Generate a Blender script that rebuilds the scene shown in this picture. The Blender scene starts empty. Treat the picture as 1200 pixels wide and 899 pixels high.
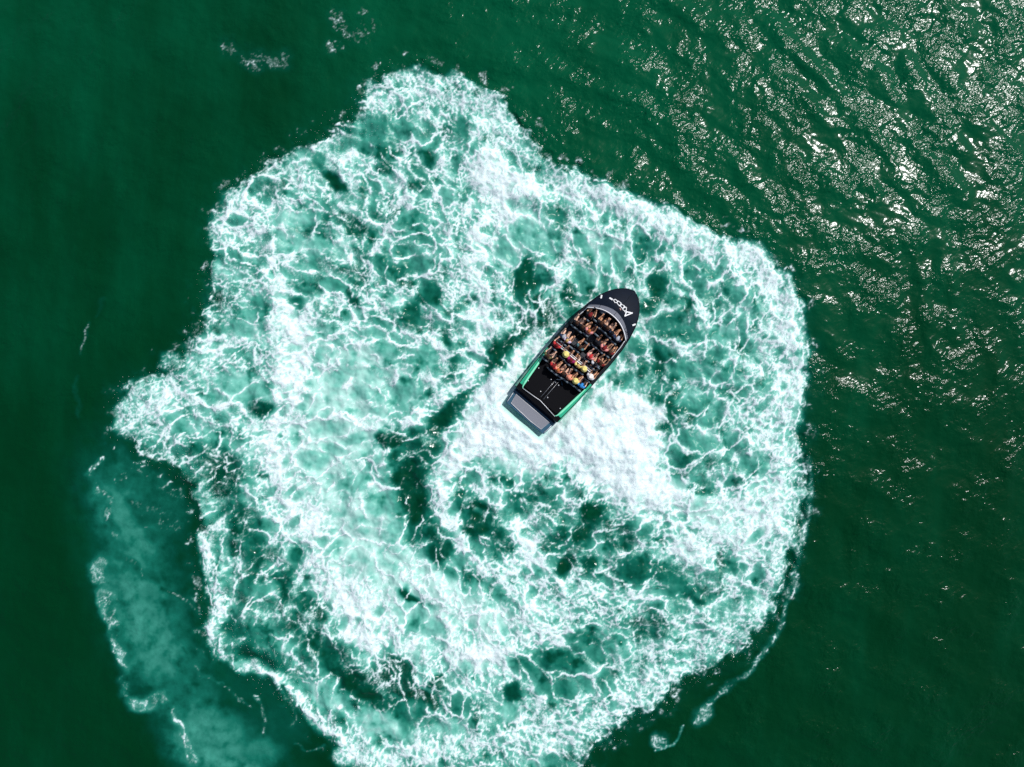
import bpy, bmesh, math, random
import numpy as np
from mathutils import Vector, Matrix

random.seed(7); np.random.seed(7)
sc = bpy.context.scene
C = sc.collection
R = math.radians

# ------------------------------------------------------------------ camera
S = 0.046                     # metres per photo pixel (1200 px wide) at the water
CAM_H = 36.8
def W(px, py, z=0.0):         # photo pixel -> world point on the water, helper for surveying the site
    return Vector(((px - 600) * S, (449.5 - py) * S, z))
cd = bpy.data.cameras.new('camera'); cam = bpy.data.objects.new('camera', cd); C.objects.link(cam)
cd.sensor_fit = 'HORIZONTAL'; cd.sensor_width = 36.0
cd.lens = 36.0 * CAM_H / (1200 * S)
cd.clip_start = 0.5; cd.clip_end = 20000
cam.location = (0, 0, CAM_H); cam.rotation_euler = (0, 0, 0)
sc.camera = cam

# ------------------------------------------------------------------ light
SUN_EL, SUN_AZ = 50.0, 36.0   # elevation; azimuth counted from +X towards +Y
sun_dir = Vector((math.cos(R(SUN_EL)) * math.cos(R(SUN_AZ)), math.cos(R(SUN_EL)) * math.sin(R(SUN_AZ)), math.sin(R(SUN_EL))))
w = bpy.data.worlds.new('World'); sc.world = w; w.use_nodes = True
wn = w.node_tree.nodes; wl = w.node_tree.links
sky = wn.new('ShaderNodeTexSky'); sky.sky_type = 'NISHITA'; sky.sun_disc = False
sky.sun_elevation = R(SUN_EL); sky.sun_rotation = R(90 - SUN_AZ)
sky.air_density = 1.0; sky.dust_density = 1.5; sky.ozone_density = 1.0
wl.new(sky.outputs[0], wn['Background'].inputs[0]); wn['Background'].inputs[1].default_value = 0.085
sd = bpy.data.lights.new('sun', 'SUN'); sd.energy = 4.1; sd.angle = R(0.53); sd.color = (1.0, 0.975, 0.94)
so = bpy.data.objects.new('sun', sd); C.objects.link(so)
so.rotation_euler = sun_dir.to_track_quat('Z', 'Y').to_euler(); so.location = sun_dir * 60
sc.view_settings.view_transform = 'Standard'; sc.view_settings.look = 'None'
sc.view_settings.exposure = 0.0; sc.view_settings.gamma = 1.0
sc.cycles.use_denoising = False
sc.cycles.sample_clamp_indirect = 4.0
sc.cycles.max_bounces = 6; sc.cycles.transparent_max_bounces = 12

# ------------------------------------------------------------------ noise and field tools
def perlin(x, y, seed):
    rs = np.random.RandomState(seed)
    g = rs.rand(256, 256) * 2 * np.pi
    xi = np.floor(x).astype(np.int64); yi = np.floor(y).astype(np.int64)
    xf = (x - xi).astype(np.float32); yf = (y - yi).astype(np.float32)
    u = xf * xf * xf * (xf * (xf * 6 - 15) + 10); v = yf * yf * yf * (yf * (yf * 6 - 15) + 10)
    gc = np.cos(g).astype(np.float32); gs = np.sin(g).astype(np.float32)
    def d(a, b):
        i = (xi + a) & 255; j = (yi + b) & 255
        return gc[i, j] * (xf - a) + gs[i, j] * (yf - b)
    n00 = d(0, 0); n10 = d(1, 0); n01 = d(0, 1); n11 = d(1, 1)
    return ((n00 * (1 - u) + n10 * u) * (1 - v) + (n01 * (1 - u) + n11 * u) * v) * 1.5
def fbm(x, y, seed, octs=4, gain=0.5):
    s = 0; a = 1.0; t = 0
    for k in range(octs):
        s = s + a * perlin(x * 2 ** k + 13.7 * k, y * 2 ** k - 7.1 * k, seed + k); t += a; a *= gain
    return s / t
def sstep(a, b, x):
    t = np.clip((x - a) / (b - a), 0, 1); return t * t * (3 - 2 * t)

STEP = 0.052
GX0, GX1, GY0, GY1 = -30.2, 30.2, -23.2, 23.2
nx = int((GX1 - GX0) / STEP) + 1; ny = int((GY1 - GY0) / STEP) + 1
xs = np.linspace(GX0, GX1, nx).astype(np.float32); ys = np.linspace(GY0, GY1, ny).astype(np.float32)
X, Y = np.meshgrid(xs, ys)                      # [ny, nx]
PX = X / S + 600; PY = 449.5 - Y / S            # survey coordinates
# organic wobble applied to every surveyed feature
wx = fbm(PX / 26, PY / 26, 11, 4) * 9; wy = fbm(PX / 26, PY / 26, 31, 4) * 9
QX = PX + wx; QY = PY + wy

D = np.zeros_like(X); T = np.zeros_like(X)
STRN = np.clip(0.80 + 0.9 * fbm(PX / 17, PY / 17, 191, 4), 0.05, 1)

def poly_sdf(pts, qx, qy):
    """signed distance (positive inside), survey px"""
    pts = [np.array(p, float) for p in pts]
    best = np.full(qx.shape, 1e9, np.float32); inside = np.zeros(qx.shape, bool)
    n = len(pts)
    for i in range(n):
        a = pts[i]; b = pts[(i + 1) % n]; e = b - a
        t = np.clip(((qx - a[0]) * e[0] + (qy - a[1]) * e[1]) / (e @ e), 0, 1)
        dd = (qx - a[0] - t * e[0]) ** 2 + (qy - a[1] - t * e[1]) ** 2
        best = np.minimum(best, dd)
        if a[1] != b[1]:
            c = ((a[1] > qy) != (b[1] > qy)) & (qx < (b[0] - a[0]) * (qy - a[1]) / (b[1] - a[1]) + a[0])
            inside ^= c
    d_ = np.sqrt(best)
    return np.where(inside, d_, -d_)

def win(x0, x1, y0, y1):
    i0 = np.searchsorted(xs, (x0 - 600) * S); i1 = np.searchsorted(xs, (x1 - 600) * S)
    j0 = np.searchsorted(ys, (449.5 - y1) * S); j1 = np.searchsorted(ys, (449.5 - y0) * S)
    return slice(max(j0, 0), min(j1, ny)), slice(max(i0, 0), min(i1, nx))
def put(sl, wgt, dv, tv):
    if dv is not None: D[sl] += (dv - D[sl]) * wgt
    if tv is not None: T[sl] += (tv - T[sl]) * wgt
def blob(x, y, rx, ry, ang, dv, tv):
    m = max(rx, ry) * 1.7 + 18
    sl = win(x - m, x + m, y - m, y + m)
    dx = QX[sl] - x; dy = QY[sl] - y; c = math.cos(R(ang)); s_ = math.sin(R(ang))
    u = (dx * c + dy * s_) / rx; v = (-dx * s_ + dy * c) / ry
    put(sl, 1 - sstep(0.45, 1.45, np.sqrt(u * u + v * v)), dv, tv)
def stroke(pts, wd, dv, tv, soft=1.0, amt=1.0):
    for k in range(1):
        xs_ = [p[0] for p in pts]; ys_ = [p[1] for p in pts]; m = wd * (1 + soft) + 20
        sl = win(min(xs_) - m, max(xs_) + m, min(ys_) - m, max(ys_) + m)
        qx = QX[sl]; qy = QY[sl]; best = np.full(qx.shape, 1e9, np.float32)
        for (ax, ay), (bx_, by_) in zip(pts[:-1], pts[1:]):
            ex = bx_ - ax; ey = by_ - ay
            t = np.clip(((qx - ax) * ex + (qy - ay) * ey) / (ex * ex + ey * ey + 1e-6), 0, 1)
            best = np.minimum(best, (qx - ax - t * ex) ** 2 + (qy - ay - t * ey) ** 2)
        nz = STRN[sl] if wd > 2.6 else 1.0; put(sl, amt * nz * (1 - sstep(wd * 0.2, wd * (1.1 + soft * 0.9), np.sqrt(best))), dv, tv)

# ------------------------------------------------------------------ the churned ring, surveyed; some dark spots are wave-face shade put into colour
OUT = [(490,70),(522,80),(565,92),(594,112),(616,136),(638,162),(654,186),(676,196),(704,206),(734,218),(764,231),(794,242),(818,258),
 (846,268),(874,276),(902,298),(928,328),(942,350),(945,390),(952,430),(946,470),(940,500),(948,530),(951,570),(946,612),(936,655),(922,700),
 (902,735),(876,762),(842,788),(806,806),(776,826),(746,848),(716,868),(695,890),(680,930),(600,980),(430,980),(412,900),(380,866),(345,836),(312,806),
 (284,788),(256,770),(238,742),(234,705),(236,672),(228,640),(224,600),(216,572),(203,556),(182,548),(155,532),(136,512),(128,484),(136,456),(158,440),
 (184,428),(206,408),(226,384),(236,356),(232,328),(242,298),(246,268),(254,238),(272,211),(302,192),(342,168),(378,146),(412,128),(426,100),(446,84)]
sdf = poly_sdf(OUT, QX, QY)
sdf = sdf + 8 * fbm(PX / 11, PY / 11, 61, 4) + 8 * fbm(PX / 30, PY / 30, 65, 3) - 4
inner = sstep(-5, 7, sdf); innerT = sstep(-8, 18, sdf)
rimw = np.exp(-((sdf - 18) / 22.0) ** 2)
base_n = fbm(PX / 55, PY / 55, 71, 4); base_m = fbm(PX / 22, PY / 22, 91, 4)
D = inner * (0.50 + 0.16 * base_n + 0.20 * base_m)
T = innerT * (0.42 + 0.46 * fbm(PX / 34, PY / 34, 131, 4)) + 0.10 * sstep(-30, 0, sdf) * (1 - inner)
# soft broken outer fringe
fr = np.exp(-((sdf + 7) / 12.0) ** 2) * np.clip(0.4 + 1.6 * fbm(PX / 16, PY / 16, 151, 3), 0, 1)
D = np.maximum(D, 0.50 * fr)

F_BLOBS = """
487 90 22 12 0 .62 .45|540 102 25 14 20 .62 .4|434 104 7 12 0 .6 .3|575 210 26 36 -30 .88 .7|600 235 20 25 0 .9 .75|275 262 24 34 20 .76 .55|300 240 26 20 -20 .74 .5
322 282 30 12 20 .72 .6|440 160 21 24 20 .22 .38|470 150 14 14 0 .3 .45|540 150 13 16 0 .28 .32|500 120 20 10 0 .6 .4|373 190 9 14 -35 .3 .3|393 214 8 17 -40 .15 .06|317 222 17 11 0 .42 .25
343 256 26 11 0 .35 .75|342 282 18 12 10 .3 .65|376 288 14 13 40 .3 .6|540 225 13 18 0 .4 .5|487 212 10 16 0 .42 .35|453 198 9 9 0 .38 .15|417 266 8 13 -35 .3 .12|438 280 9 6 30 .35 .1
453 315 11 17 0 .3 .33|493 258 10 15 0 .38 .45|507 308 14 12 0 .45 .55|615 328 20 21 0 .2 .1|592 300 18 15 0 .35 .72|624 272 22 20 0 .34 .72|610 240 14 15 0 .4 .75|573 345 9 20 0 .5 .4
422 436 31 15 32 .2 .82|476 467 29 20 0 .26 .66|503 415 17 22 10 .28 .55|362 398 24 17 0 .46 .8|398 457 32 17 20 .3 .92|377 480 26 11 10 .34 .88|355 337 18 8 20 .3 .35|346 356 11 9 45 .25 .22
395 327 18 9 10 .42 .42|412 359 8 10 30 .2 .06|430 367 10 11 0 .4 .3|482 367 11 19 10 .2 .16|505 345 13 14 -30 .22 .2|520 400 10 13 20 .26 .16|527 430 13 20 0 .4 .2|533 362 7 6 0 .35 .3
566 357 3 12 5 .2 .12|584 420 21 27 15 .22 .06|602 400 14 12 0 .3 .06|520 484 22 17 -20 .20 .06|549 472 14 20 20 .28 .16|580 306 10 10 0 .4 .6|633 368 22 24 -20 .52 .08|612 385 12 16 0 .5 .16
282 452 40 19 10 .3 .7|287 380 22 22 20 .33 .6|307 358 14 14 0 .3 .4|228 498 24 11 20 .32 .62|306 480 16 12 -10 .3 .12|250 352 14 14 0 .42 .12|198 424 12 10 0 .45 .3|258 553 22 24 0 .4 .08
195 470 30 22 -30 .7 .6|150 490 14 22 20 .62 .5|250 420 20 16 0 .62 .6|380 500 30 12 0 .36 .9|374 543 24 22 0 .4 .85|405 527 22 14 -30 .38 .82|453 514 12 8 0 .12 .05|473 560 14 12 0 .3 .06
300 690 14 9 10 .25 .42|303 743 17 13 10 .15 .3|271 737 11 12 0 .22 .16|347 650 9 8 0 .22 .25|322 668 18 12 0 .5 .4|378 718 13 10 -30 .5 .12|388 782 20 11 35 .25 .12|428 815 14 12 20 .2 .02
382 815 30 13 25 .26 .72|447 852 36 15 15 .28 .72|468 780 16 14 0 .48 .1|413 700 34 26 30 .82 .8|423 745 28 15 20 .82 .7|415 637 32 38 0 .42 .9|455 795 30 14 20 .6 .1
483 570 17 37 -8 .28 .04|463 514 20 11 0 .32 .04|487 597 12 14 0 .2 .02|440 608 26 16 -20 .34 .78|413 567 24 12 -25 .26 .6|420 655 24 18 0 .4 .9|462 535 14 9 0 .4 .2
615 545 46 10 3 .3 .8|650 541 15 6 0 .08 .06|563 598 13 20 0 .26 .04|553 622 12 10 0 .25 .1|611 588 24 13 0 .34 .25|693 602 12 15 25 .22 .02|681 627 12 12 0 .25 .04|661 664 10 14 30 .22 .05
690 660 9 12 0 .25 .1|580 638 16 8 0 .4 .25|743 573 9 4 0 .12 .2|720 640 11 8 0 .3 .25|767 667 26 11 10 .28 .2|640 687 12 9 0 .35 .15|781 484 8 26 0 .3 .1|588 690 23 22 0 .22 .42
540 660 16 16 -40 .3 .5|511 648 12 11 0 .3 .1|490 628 11 10 0 .3 .2|517 686 30 15 30 .24 .95|500 730 26 17 35 .22 .72|480 700 17 5 30 .35 .06|567 767 36 22 0 .86 .8|633 748 32 14 -10 .78 .6
648 774 26 14 -10 .22 .25|678 743 18 10 0 .28 .25|700 763 16 12 0 .34 .42|760 735 26 12 0 .44 .12|600 813 10 13 0 .18 .1|597 834 14 10 0 .25 .6|650 807 12 14 0 .28 .35|690 787 20 10 0 .4 .45
411 800 14 14 0 .25 .02|477 840 15 17 0 .28 .35|490 815 22 8 10 .45 .04|513 800 14 11 0 .42 .1|547 828 11 14 0 .4 .4|527 852 20 10 0 .32 .6|627 893 20 8 0 .45 .65|740 665 26 11 20 .3 .25
707 527 50 40 20 .98 .95|773 572 40 18 20 .9 .95|828 598 34 15 15 .66 .97|862 628 26 12 25 .74 .9|809 648 26 14 30 .84 .8|902 592 22 34 0 .74 .8|924 535 12 24 0 .7 .7|804 544 13 14 0 .52 .25
818 571 11 7 0 .45 .3|831 513 30 18 0 .42 .62|884 544 20 12 0 .4 .55|796 691 14 12 40 .22 .3|818 708 9 8 0 .25 .15|862 664 16 10 0 .25 .3|751 669 20 12 0 .28 .2|849 713 16 10 0 .42 .45
707 749 30 11 -10 .38 .45|764 740 17 9 0 .38 .25|880 690 14 14 0 .45 .4|924 651 7 10 0 .18 .03|892 752 11 5 -45 .14 .03|856 784 13 5 -40 .10 .02|812 800 14 6 -25 .08 .02|620 277 24 19 0 .28 .74
653 253 9 10 0 .2 .3|650 290 14 17 30 .3 .6|707 293 34 20 20 .36 .7|667 344 8 15 0 .3 .12|690 325 20 12 0 .34 .6|760 290 12 15 20 .28 .32|820 323 12 9 0 .25 .5|770 331 12 14 0 .15 .15
797 348 17 13 0 .26 .32|840 343 15 13 0 .36 .42|760 361 11 9 0 .3 .14|780 381 16 9 0 .36 .4|807 393 17 11 0 .2 .36|847 390 21 11 0 .28 .62|840 413 13 9 0 .3 .45|813 434 28 13 0 .26 .45
770 427 8 19 -10 .2 .1|860 442 12 10 0 .36 .5|897 454 9 13 20 .25 .6|883 417 12 9 0 .4 .5|817 467 24 14 0 .3 .6|767 468 10 10 0 .3 .15|880 360 15 9 0 .35 .6|740 450 22 9 0 .35 .5
733 408 14 12 -45 .4 .5|712 435 16 9 -45 .28 .72|752 388 9 12 0 .66 .6|608 218 24 16 0 .92 .8|560 250 18 26 0 .72 .6|350 400 20 30 10 .82 .7|338 440 16 26 0 .84 .8|363 612 18 22 0 .9 .85
520 230 16 14 0 .7 .6|560 285 16 22 0 .74 .6|470 240 14 12 0 .6 .4|700 690 18 12 0 .72 .5|620 640 16 26 -20 .8 .6|600 665 20 14 0 .74 .6|870 490 24 14 0 .6 .6|900 480 16 16 0 .7 .6
295 790 46 34 30 .08 .10|325 850 34 24 0 .1 .12|300 880 30 16 0 .1 .3|190 600 30 25 0 .26 .14|111 668 8 14 0 .48 .3|120 700 8 20 0 .36 .4
166 826 17 11 0 .42 .45|773 868 11 9 -30 .5 .2|824 836 16 10 -40 .5 .2"""
F_STROKES = """
7 .9 .75 327,327 333,367 350,400 357,432 350,462 327,487 314,520 326,553 334,587 352,612
5 .78 .6 365,325 395,345 422,374 440,345|5 .8 .6 440,345 457,380 472,397 510,392 525,415|4 .7 .6 525,415 516,440 509,452|4 .75 .6 472,397 440,402 410,405 385,400|8 .86 .7 557,285 569,325 566,355 566,392 565,420 552,442 530,457 510,470 490,490 472,498
3 .72 .8 385,430 415,445 440,475|3 .72 .8 355,495 400,485 440,492 460,500|3 .66 .8 373,433 400,440 433,467 447,493|3 .7 .8 347,497 380,494 400,490 443,502|3 .72 .8 383,573 413,550 447,527|3 .6 .7 395,425 430,425 450,445 470,450|3 .6 .7 440,460 455,445 475,440
11 .96 .9 630,405 612,420 592,438 577,455 566,478|12 .97 .9 573,460 558,493 538,518 528,545|8 .88 .7 528,545 521,565 521,590 529,618 547,645 567,663 600,690 620,710|18 .98 .95 585,480 600,505 630,522|20 1 .95 560,510 590,515 625,528 660,520
6 .84 .6 237,630 243,658 250,687 262,712 246,735 256,763 287,780 320,790 345,811 367,845 400,863 417,888|9 .82 .6 385,640 372,600 352,612|8 .84 .7 363,617 368,650 400,690 430,720 470,740
6 .82 .8 467,667 495,690 518,712 533,736 532,760|15 .7 .96 497,676 530,706 578,726|9 .72 .6 400,887 467,890 533,873 600,863 667,858 700,840 733,817 797,786|5 .7 .5 620,760 660,748 690,722 720,705 760,700|8 .75 .6 560,560 600,610 615,650 640,690
3.4 .50 .2 949,540 951,575 946,600 937,640 932,678 918,731 882,783 853,806 820,838|2 .5 .3 800,850 790,868 770,880
12 .8 .7 667,216 733,240 787,262 833,296 883,296 910,333 927,367 935,417 928,453 925,490|5 .8 .7 673,258 665,300 650,333 640,345|2 .6 .7 700,270 725,280 742,302 748,333|3 .7 .6 787,335 817,357 832,330 850,310|3 .72 .6 780,310 800,322 817,357 830,372 870,370|3 .66 .6 790,410 820,402 850,408 870,430 900,430
3 .7 .6 780,460 800,445 830,450 850,455|2.5 .7 .4 660,328 635,335 622,350 622,365 633,375|4 .7 .6 755,345 752,320 770,305 790,300|4 .7 .6 700,240 690,262 673,258|5 .74 .6 440,345 435,310 440,290 460,270|5 .74 .6 460,270 480,235 470,200 480,165 500,140
4 .72 .6 520,230 525,260 522,290 530,320 545,340|4 .7 .6 400,240 420,250 440,265 470,270|5 .72 .6 290,300 320,310 345,308 370,330|5 .72 .6 300,420 285,405 262,395 240,400|4 .7 .7 230,470 255,470 270,490 300,505
2.5 .5 .2 105,553 112,545 122,536|5 .46 .2 105,560 115,575 128,590 127,612 136,625|6 .46 .28 128,720 137,757 147,787 146,810 158,825|6 .46 .28 167,827 190,813 207,847 223,870 228,895|9 .34 .12 140,560 160,550 185,560 200,575|7 .34 .12 150,590 180,600 205,620|5 .30 .14 140,650 165,668 185,680|8 .46 .25 118,660 124,700 134,735
2.2 .45 .06 95,413 100,395 104,380|2.5 .24 .03 92,440 90,465 93,490|2 .22 .03 110,370 122,350|2.2 .40 .14 300,815 310,840 308,865|2 .36 .12 330,800 345,830 340,850|2.4 .34 .12 190,690 215,700 230,720|2 .34 .2 215,760 235,790 262,800|1.5 .35 .12 260,800 275,815 290,830|1.5 .35 .12 345,870 360,880 380,872
12 .44 .03 265,55 300,72 330,70|11 .46 .03 395,20 405,45 390,55|13 .44 .03 425,20 432,45
4 .6 .3 545,690 548,665|3 .6 .3 575,700 580,672 590,660|3 .6 .4 560,600 585,605 600,590|3 .6 .4 600,575 640,580 660,600|4 .62 .4 650,560 655,590 670,610|4 .7 .5 670,565 700,575 735,590 760,610"""
MACRO = """
32 .74 .80 330,350 345,420 325,500 345,590 385,660 440,720 500,752 570,775 640,745|40 .40 1.0 405,440 385,520 410,600 445,660|26 .36 .9 440,430 430,500|22 .36 .95 470,680 530,712 580,728|22 .74 .6 430,110 485,100 540,120 590,160 585,230
30 .74 .66 900,320 925,380 918,450 905,540 900,620 880,680 840,720|22 .70 .6 655,225 740,250 800,275 880,300|20 .70 .6 270,270 300,240 360,215 420,190|24 .68 .6 160,470 200,490 240,470 260,420
26 .72 .66 600,250 560,300 570,350 560,400|20 .80 .7 720,560 780,590 840,610 870,600|16 .78 .6 800,640 850,630 890,600|18 .72 .6 600,700 660,690 720,700 760,690
22 .68 .5 420,880 500,870 600,860 680,850 760,810|20 .62 .5 700,830 780,760 860,720|14 .32 .09 625,385 600,420 575,440 555,480 520,500 490,530 478,570 490,610 530,640 560,665
17 .30 .12 255,540 270,580 285,620 310,660 350,700|16 .30 .10 365,745 400,780 430,815 480,835|18 .36 .22 560,760 640,775 700,775|14 .30 .12 545,600 600,640 680,630 700,600
20 .42 .30 760,320 780,380 770,440|16 .40 .3 700,680 760,670 830,690|"""
def run_features():
    for line in MACRO.strip().split('\n'):
        for it in line.strip('|').split('|'):
            v = it.split(); pts = [tuple(float(q) for q in p.split(',')) for p in v[3:]]
            stroke(pts, float(v[0]), float(v[1]), float(v[2]), 1.0, 0.95)
    D[...] = np.maximum(D * inner, 0.50 * fr); T[...] = T * np.maximum(innerT, 0.12); OUTSIDE = sstep(6, -14, sdf)
    for wd, tv, pts in ((46, .15, [(150,560),(165,640),(190,720),(225,800),(290,900)]), (28, .30, [(140,575),(152,625),(160,680),(178,745),(205,800),(250,880)]), (24, .46, [(155,690),(170,725),(182,765)]), (28, .50, [(236,868),(275,892)]), (16, .42, [(132,585),(150,612),(160,640)])):
        T0 = T.copy(); stroke(pts, wd, None, tv, 1.2, 1.0); T[...] = np.maximum(T0, T) * OUTSIDE + T0 * (1 - OUTSIDE)
    for line in F_BLOBS.strip().split('\n'):
        for it in line.strip('|').split('|'):
            v = [float(q) for q in it.split()]
            blob(*v)
    for line in F_STROKES.strip().split('\n'):
        for it in line.strip('|').split('|'):
            v = it.split(); pts = [tuple(float(q) for q in p.split(',')) for p in v[3:]]
            stroke(pts, float(v[0]), float(v[1]), float(v[2]))
run_features()
T = np.clip(T * (1.05 + 0.30 * fbm(PX / 13, PY / 13, 171, 3)), 0, 1)
pock = sstep(0.02, 0.55, fbm(PX / 19, PY / 19, 185, 4)) * inner * sstep(.85, .6, D) * sstep(.95, .55, T)
T *= 1 - 0.70 * pock; D *= 1 - 0.20 * pock
D = np.clip(D + 0.01 * inner + 0.10 * inner * fbm(PX / 11, PY / 11, 181, 3), 0, 1)
# dense white wash thrown out behind the jet
wash = poly_sdf([(655,490),(690,472),(720,464),(750,470),(766,486),(768,520),(762,552),(775,580),(750,590),(722,572),(695,548),(672,536),(640,522)], QX, QY)
wnz = 14 * fbm(PX / 15, PY / 15, 195, 4)
ww = sstep(-22, 26, wash + 1.3 * wnz) * np.clip(0.93 + 0.25 * fbm(PX / 12, PY / 12, 197, 4), 0, 1); D += (1.0 - D) * ww; T += (0.95 - T) * ww
wash2 = poly_sdf([(596,440),(600,470),(640,508),(662,500),(664,526),(620,532),(575,524),(552,530),(545,515),(562,488),(574,460)], QX, QY)
w2 = sstep(-14, 20, wash2 + wnz) * np.clip(0.93 + 0.25 * fbm(PX / 9, PY / 9, 199, 4), 0, 1); D += (0.98 - D) * w2; T += (0.95 - T) * w2
washall = np.maximum(ww, w2)

# ------------------------------------------------------------------ boat plan (needed to make room in the water)
BA = R(49.3); BS = S * 0.979
BO = W(628.8, 474.5) * 0.979
PROF = [(0,31.5),(30,33.5),(60,34.5),(90,35),(115,34),(130,31.8),(145,28),(155,23.5),(163,18),(169,12),(173,6),(175.5,0.6)]
def halfw(u): return float(np.interp(u, [p[0] for p in PROF], [p[1] for p in PROF]))
lx = (X - BO.x) * math.cos(BA) + (Y - BO.y) * math.sin(BA); ly = -(X - BO.x) * math.sin(BA) + (Y - BO.y) * math.cos(BA)
bu = lx / BS; bv = np.abs(ly / BS)
hw = np.interp(bu, [p[0] for p in PROF], [p[1] for p in PROF])
inhull = (bu > -2) & (bu < 175)
hull_d = np.where(inhull, hw - bv, -20.0)
sink = sstep(3.0, 8.0, hull_d)
# foam peeling along both hull sides and clear water astern, its teal painted to match the shadow band
side = np.exp(-((hull_d + 3) / 5.0) ** 2) * inhull * sstep(20, 120, 175 - bu)
D = np.maximum(D, side * 0.75)

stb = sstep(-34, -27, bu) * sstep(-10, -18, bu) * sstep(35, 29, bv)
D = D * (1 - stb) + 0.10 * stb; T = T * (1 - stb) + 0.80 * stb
# ------------------------------------------------------------------ foam carried by the water: bubbles drift from upwelling cells to the seams between them
def bil(F, gx, gy):
    x0 = gx.astype(np.int32); y0 = gy.astype(np.int32); fx = gx - x0; fy = gy - y0
    f = F.ravel(); k = y0 * nx + x0
    return (f[k] * (1 - fx) + f[k + 1] * fx) * (1 - fy) + (f[k + nx] * (1 - fx) + f[k + nx + 1] * fx) * fy
def cells(size, seed, warp, stretch=1.0):
    """displacement (in grid units) that carries a bubble away from its upwelling centre"""
    rs = np.random.RandomState(seed); n_ = 256
    jx = rs.rand(n_, n_).astype(np.float32); jy = rs.rand(n_, n_).astype(np.float32); js = rs.rand(n_, n_).astype(np.float32)
    qx = X / size + fbm(X / (size * 2.2), Y / (size * 2.2), seed + 5, 3) * warp; qy = Y / size + fbm(X / (size * 2.2), Y / (size * 2.2), seed + 9, 3) * warp
    xi = np.floor(qx).astype(np.int32); yi = np.floor(qy).astype(np.int32)
    b1 = np.full(X.shape, 9.0, np.float32); b2 = np.full(X.shape, 9.0, np.float32); dx1 = np.zeros_like(X); dy1 = np.zeros_like(X); st = np.zeros_like(X)
    reach = (-1, 0, 1) if stretch == 1.0 else (-2, -1, 0, 1, 2)
    for a_ in reach:
        for c_ in reach:
            if abs(a_) + abs(c_) == 4: continue
            i = (xi + a_) & 255; j = (yi + c_) & 255
            ex = qx - (xi + a_ + jx[i, j]); ey = qy - (yi + c_ + jy[i, j]); d = ex * ex + ey * ey if stretch == 1.0 else ((ex * RDX + ey * RDY) / stretch) ** 2 + ((ex * RDY - ey * RDX) * stretch) ** 2
            m = d < b1
            b2 = np.where(m, b1, np.minimum(b2, d))
            b1 = np.where(m, d, b1); dx1 = np.where(m, ex, dx1); dy1 = np.where(m, ey, dy1); st = np.where(m, js[i, j], st)
    b1 = np.sqrt(b1); b2 = np.sqrt(b2)
    k = size / STEP * (0.25 + 1.0 * st) / np.maximum(b1, .05)
    f = np.clip((b2 - b1) * 2.2, 0.0, 1.0)       # slows down into the seam
    return (dx1 * k * f).astype(np.float32), (dy1 * k * f).astype(np.float32)
def curl(size, amp, seed, octs=2):
    p = fbm(X / size, Y / size, seed, octs); gy_, gx_ = np.gradient(p)
    k = amp * size / STEP / STEP * .35
    return (gy_ * k).astype(np.float32), (-gx_ * k).astype(np.float32)
def carry(gx, gy, V, amt, steps):
    for _ in range(steps):
        u_ = bil(V[0], gx, gy); v_ = bil(V[1], gx, gy)
        gx += u_ * (amt / steps); gy += v_ * (amt / steps)
        np.clip(gx, 1, nx - 3, out=gx); np.clip(gy, 1, ny - 3, out=gy)
rs = np.random.RandomState(9)
act = (D > 0.03).ravel(); k_ = np.flatnonzero(act); NP_ = 5
k_ = np.repeat(k_, NP_); gx = (k_ % nx).astype(np.float32) + rs.rand(len(k_)).astype(np.float32) - .5; gy = (k_ // nx).astype(np.float32) + rs.rand(len(k_)).astype(np.float32) - .5
HX, HY = (W(598, 575).x - GX0) / STEP, (W(598, 575).y - GY0) / STEP
def spin(gx, gy, k):
    dx = gx - HX; dy = gy - HY; r = np.sqrt(dx * dx + dy * dy) * STEP
    a = k * np.log(np.clip(r / 13.0, .12, 2)); c = np.cos(a); s_ = np.sin(a)
    nx_ = HX + dx * c - dy * s_; ny_ = HY + dx * s_ + dy * c
    np.clip(nx_, 1, nx - 3, out=nx_); np.clip(ny_, 1, ny - 3, out=ny_)
    return nx_, ny_
SH = 0.25
RDX = (X - W(598, 575).x); RDY = (Y - W(598, 575).y); RDL = np.sqrt(RDX ** 2 + RDY ** 2) + .3
tw_ = .9 * fbm(X / 5, Y / 5, 471, 2); RDX, RDY = (RDX * np.cos(tw_) - RDY * np.sin(tw_)) / RDL, (RDX * np.sin(tw_) + RDY * np.cos(tw_)) / RDL   # foam is drawn out from the hub
gx, gy = spin(gx, gy, -SH)
pool = sstep(.62, .40, D) * sstep(.1, .3, T)
vary = np.clip(.5 + 1.1 * fbm(X / 2.4, Y / 2.4, 601, 4), 0, 1) * (1 - .6 * pool)
vary2 = np.clip(.5 + 1.3 * fbm(X / 3.4, Y / 3.4, 611, 4), 0, 1)
rimf = np.exp(-(np.maximum(sdf - 4, 0) / 20.0) ** 2)
def msk(V, m): return V[0] * m, V[1] * m
carry(gx, gy, msk(cells(0.26, 501, 1.0), (.4 + .9 * vary2) * (1 - .6 * pool)), .26, 3)
carry(gx, gy, curl(0.6, .14, 511), 1.0, 3)
carry(gx, gy, msk(cells(0.50, 521, 1.1, 1.3), (.15 + 1.1 * vary) * (1 - .5 * rimf)), .25, 4)
carry(gx, gy, curl(1.6, .20, 531, 3), 1.0, 4)
carry(gx, gy, msk(cells(1.22, 541, 1.3, 1.42), np.clip((.15 + .9 * vary2) * (1 - .7 * rimf) + .3 * pool, 0, 1.5)), .24, 5)
carry(gx, gy, msk(cells(1.9, 545, 1.2, 1.25), pool * .95), .34, 7)
carry(gx, gy, msk(cells(0.42, 561, 1.0), (.2 + .9 * (1 - vary)) * (1 - .7 * pool)), .12, 3)
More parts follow.
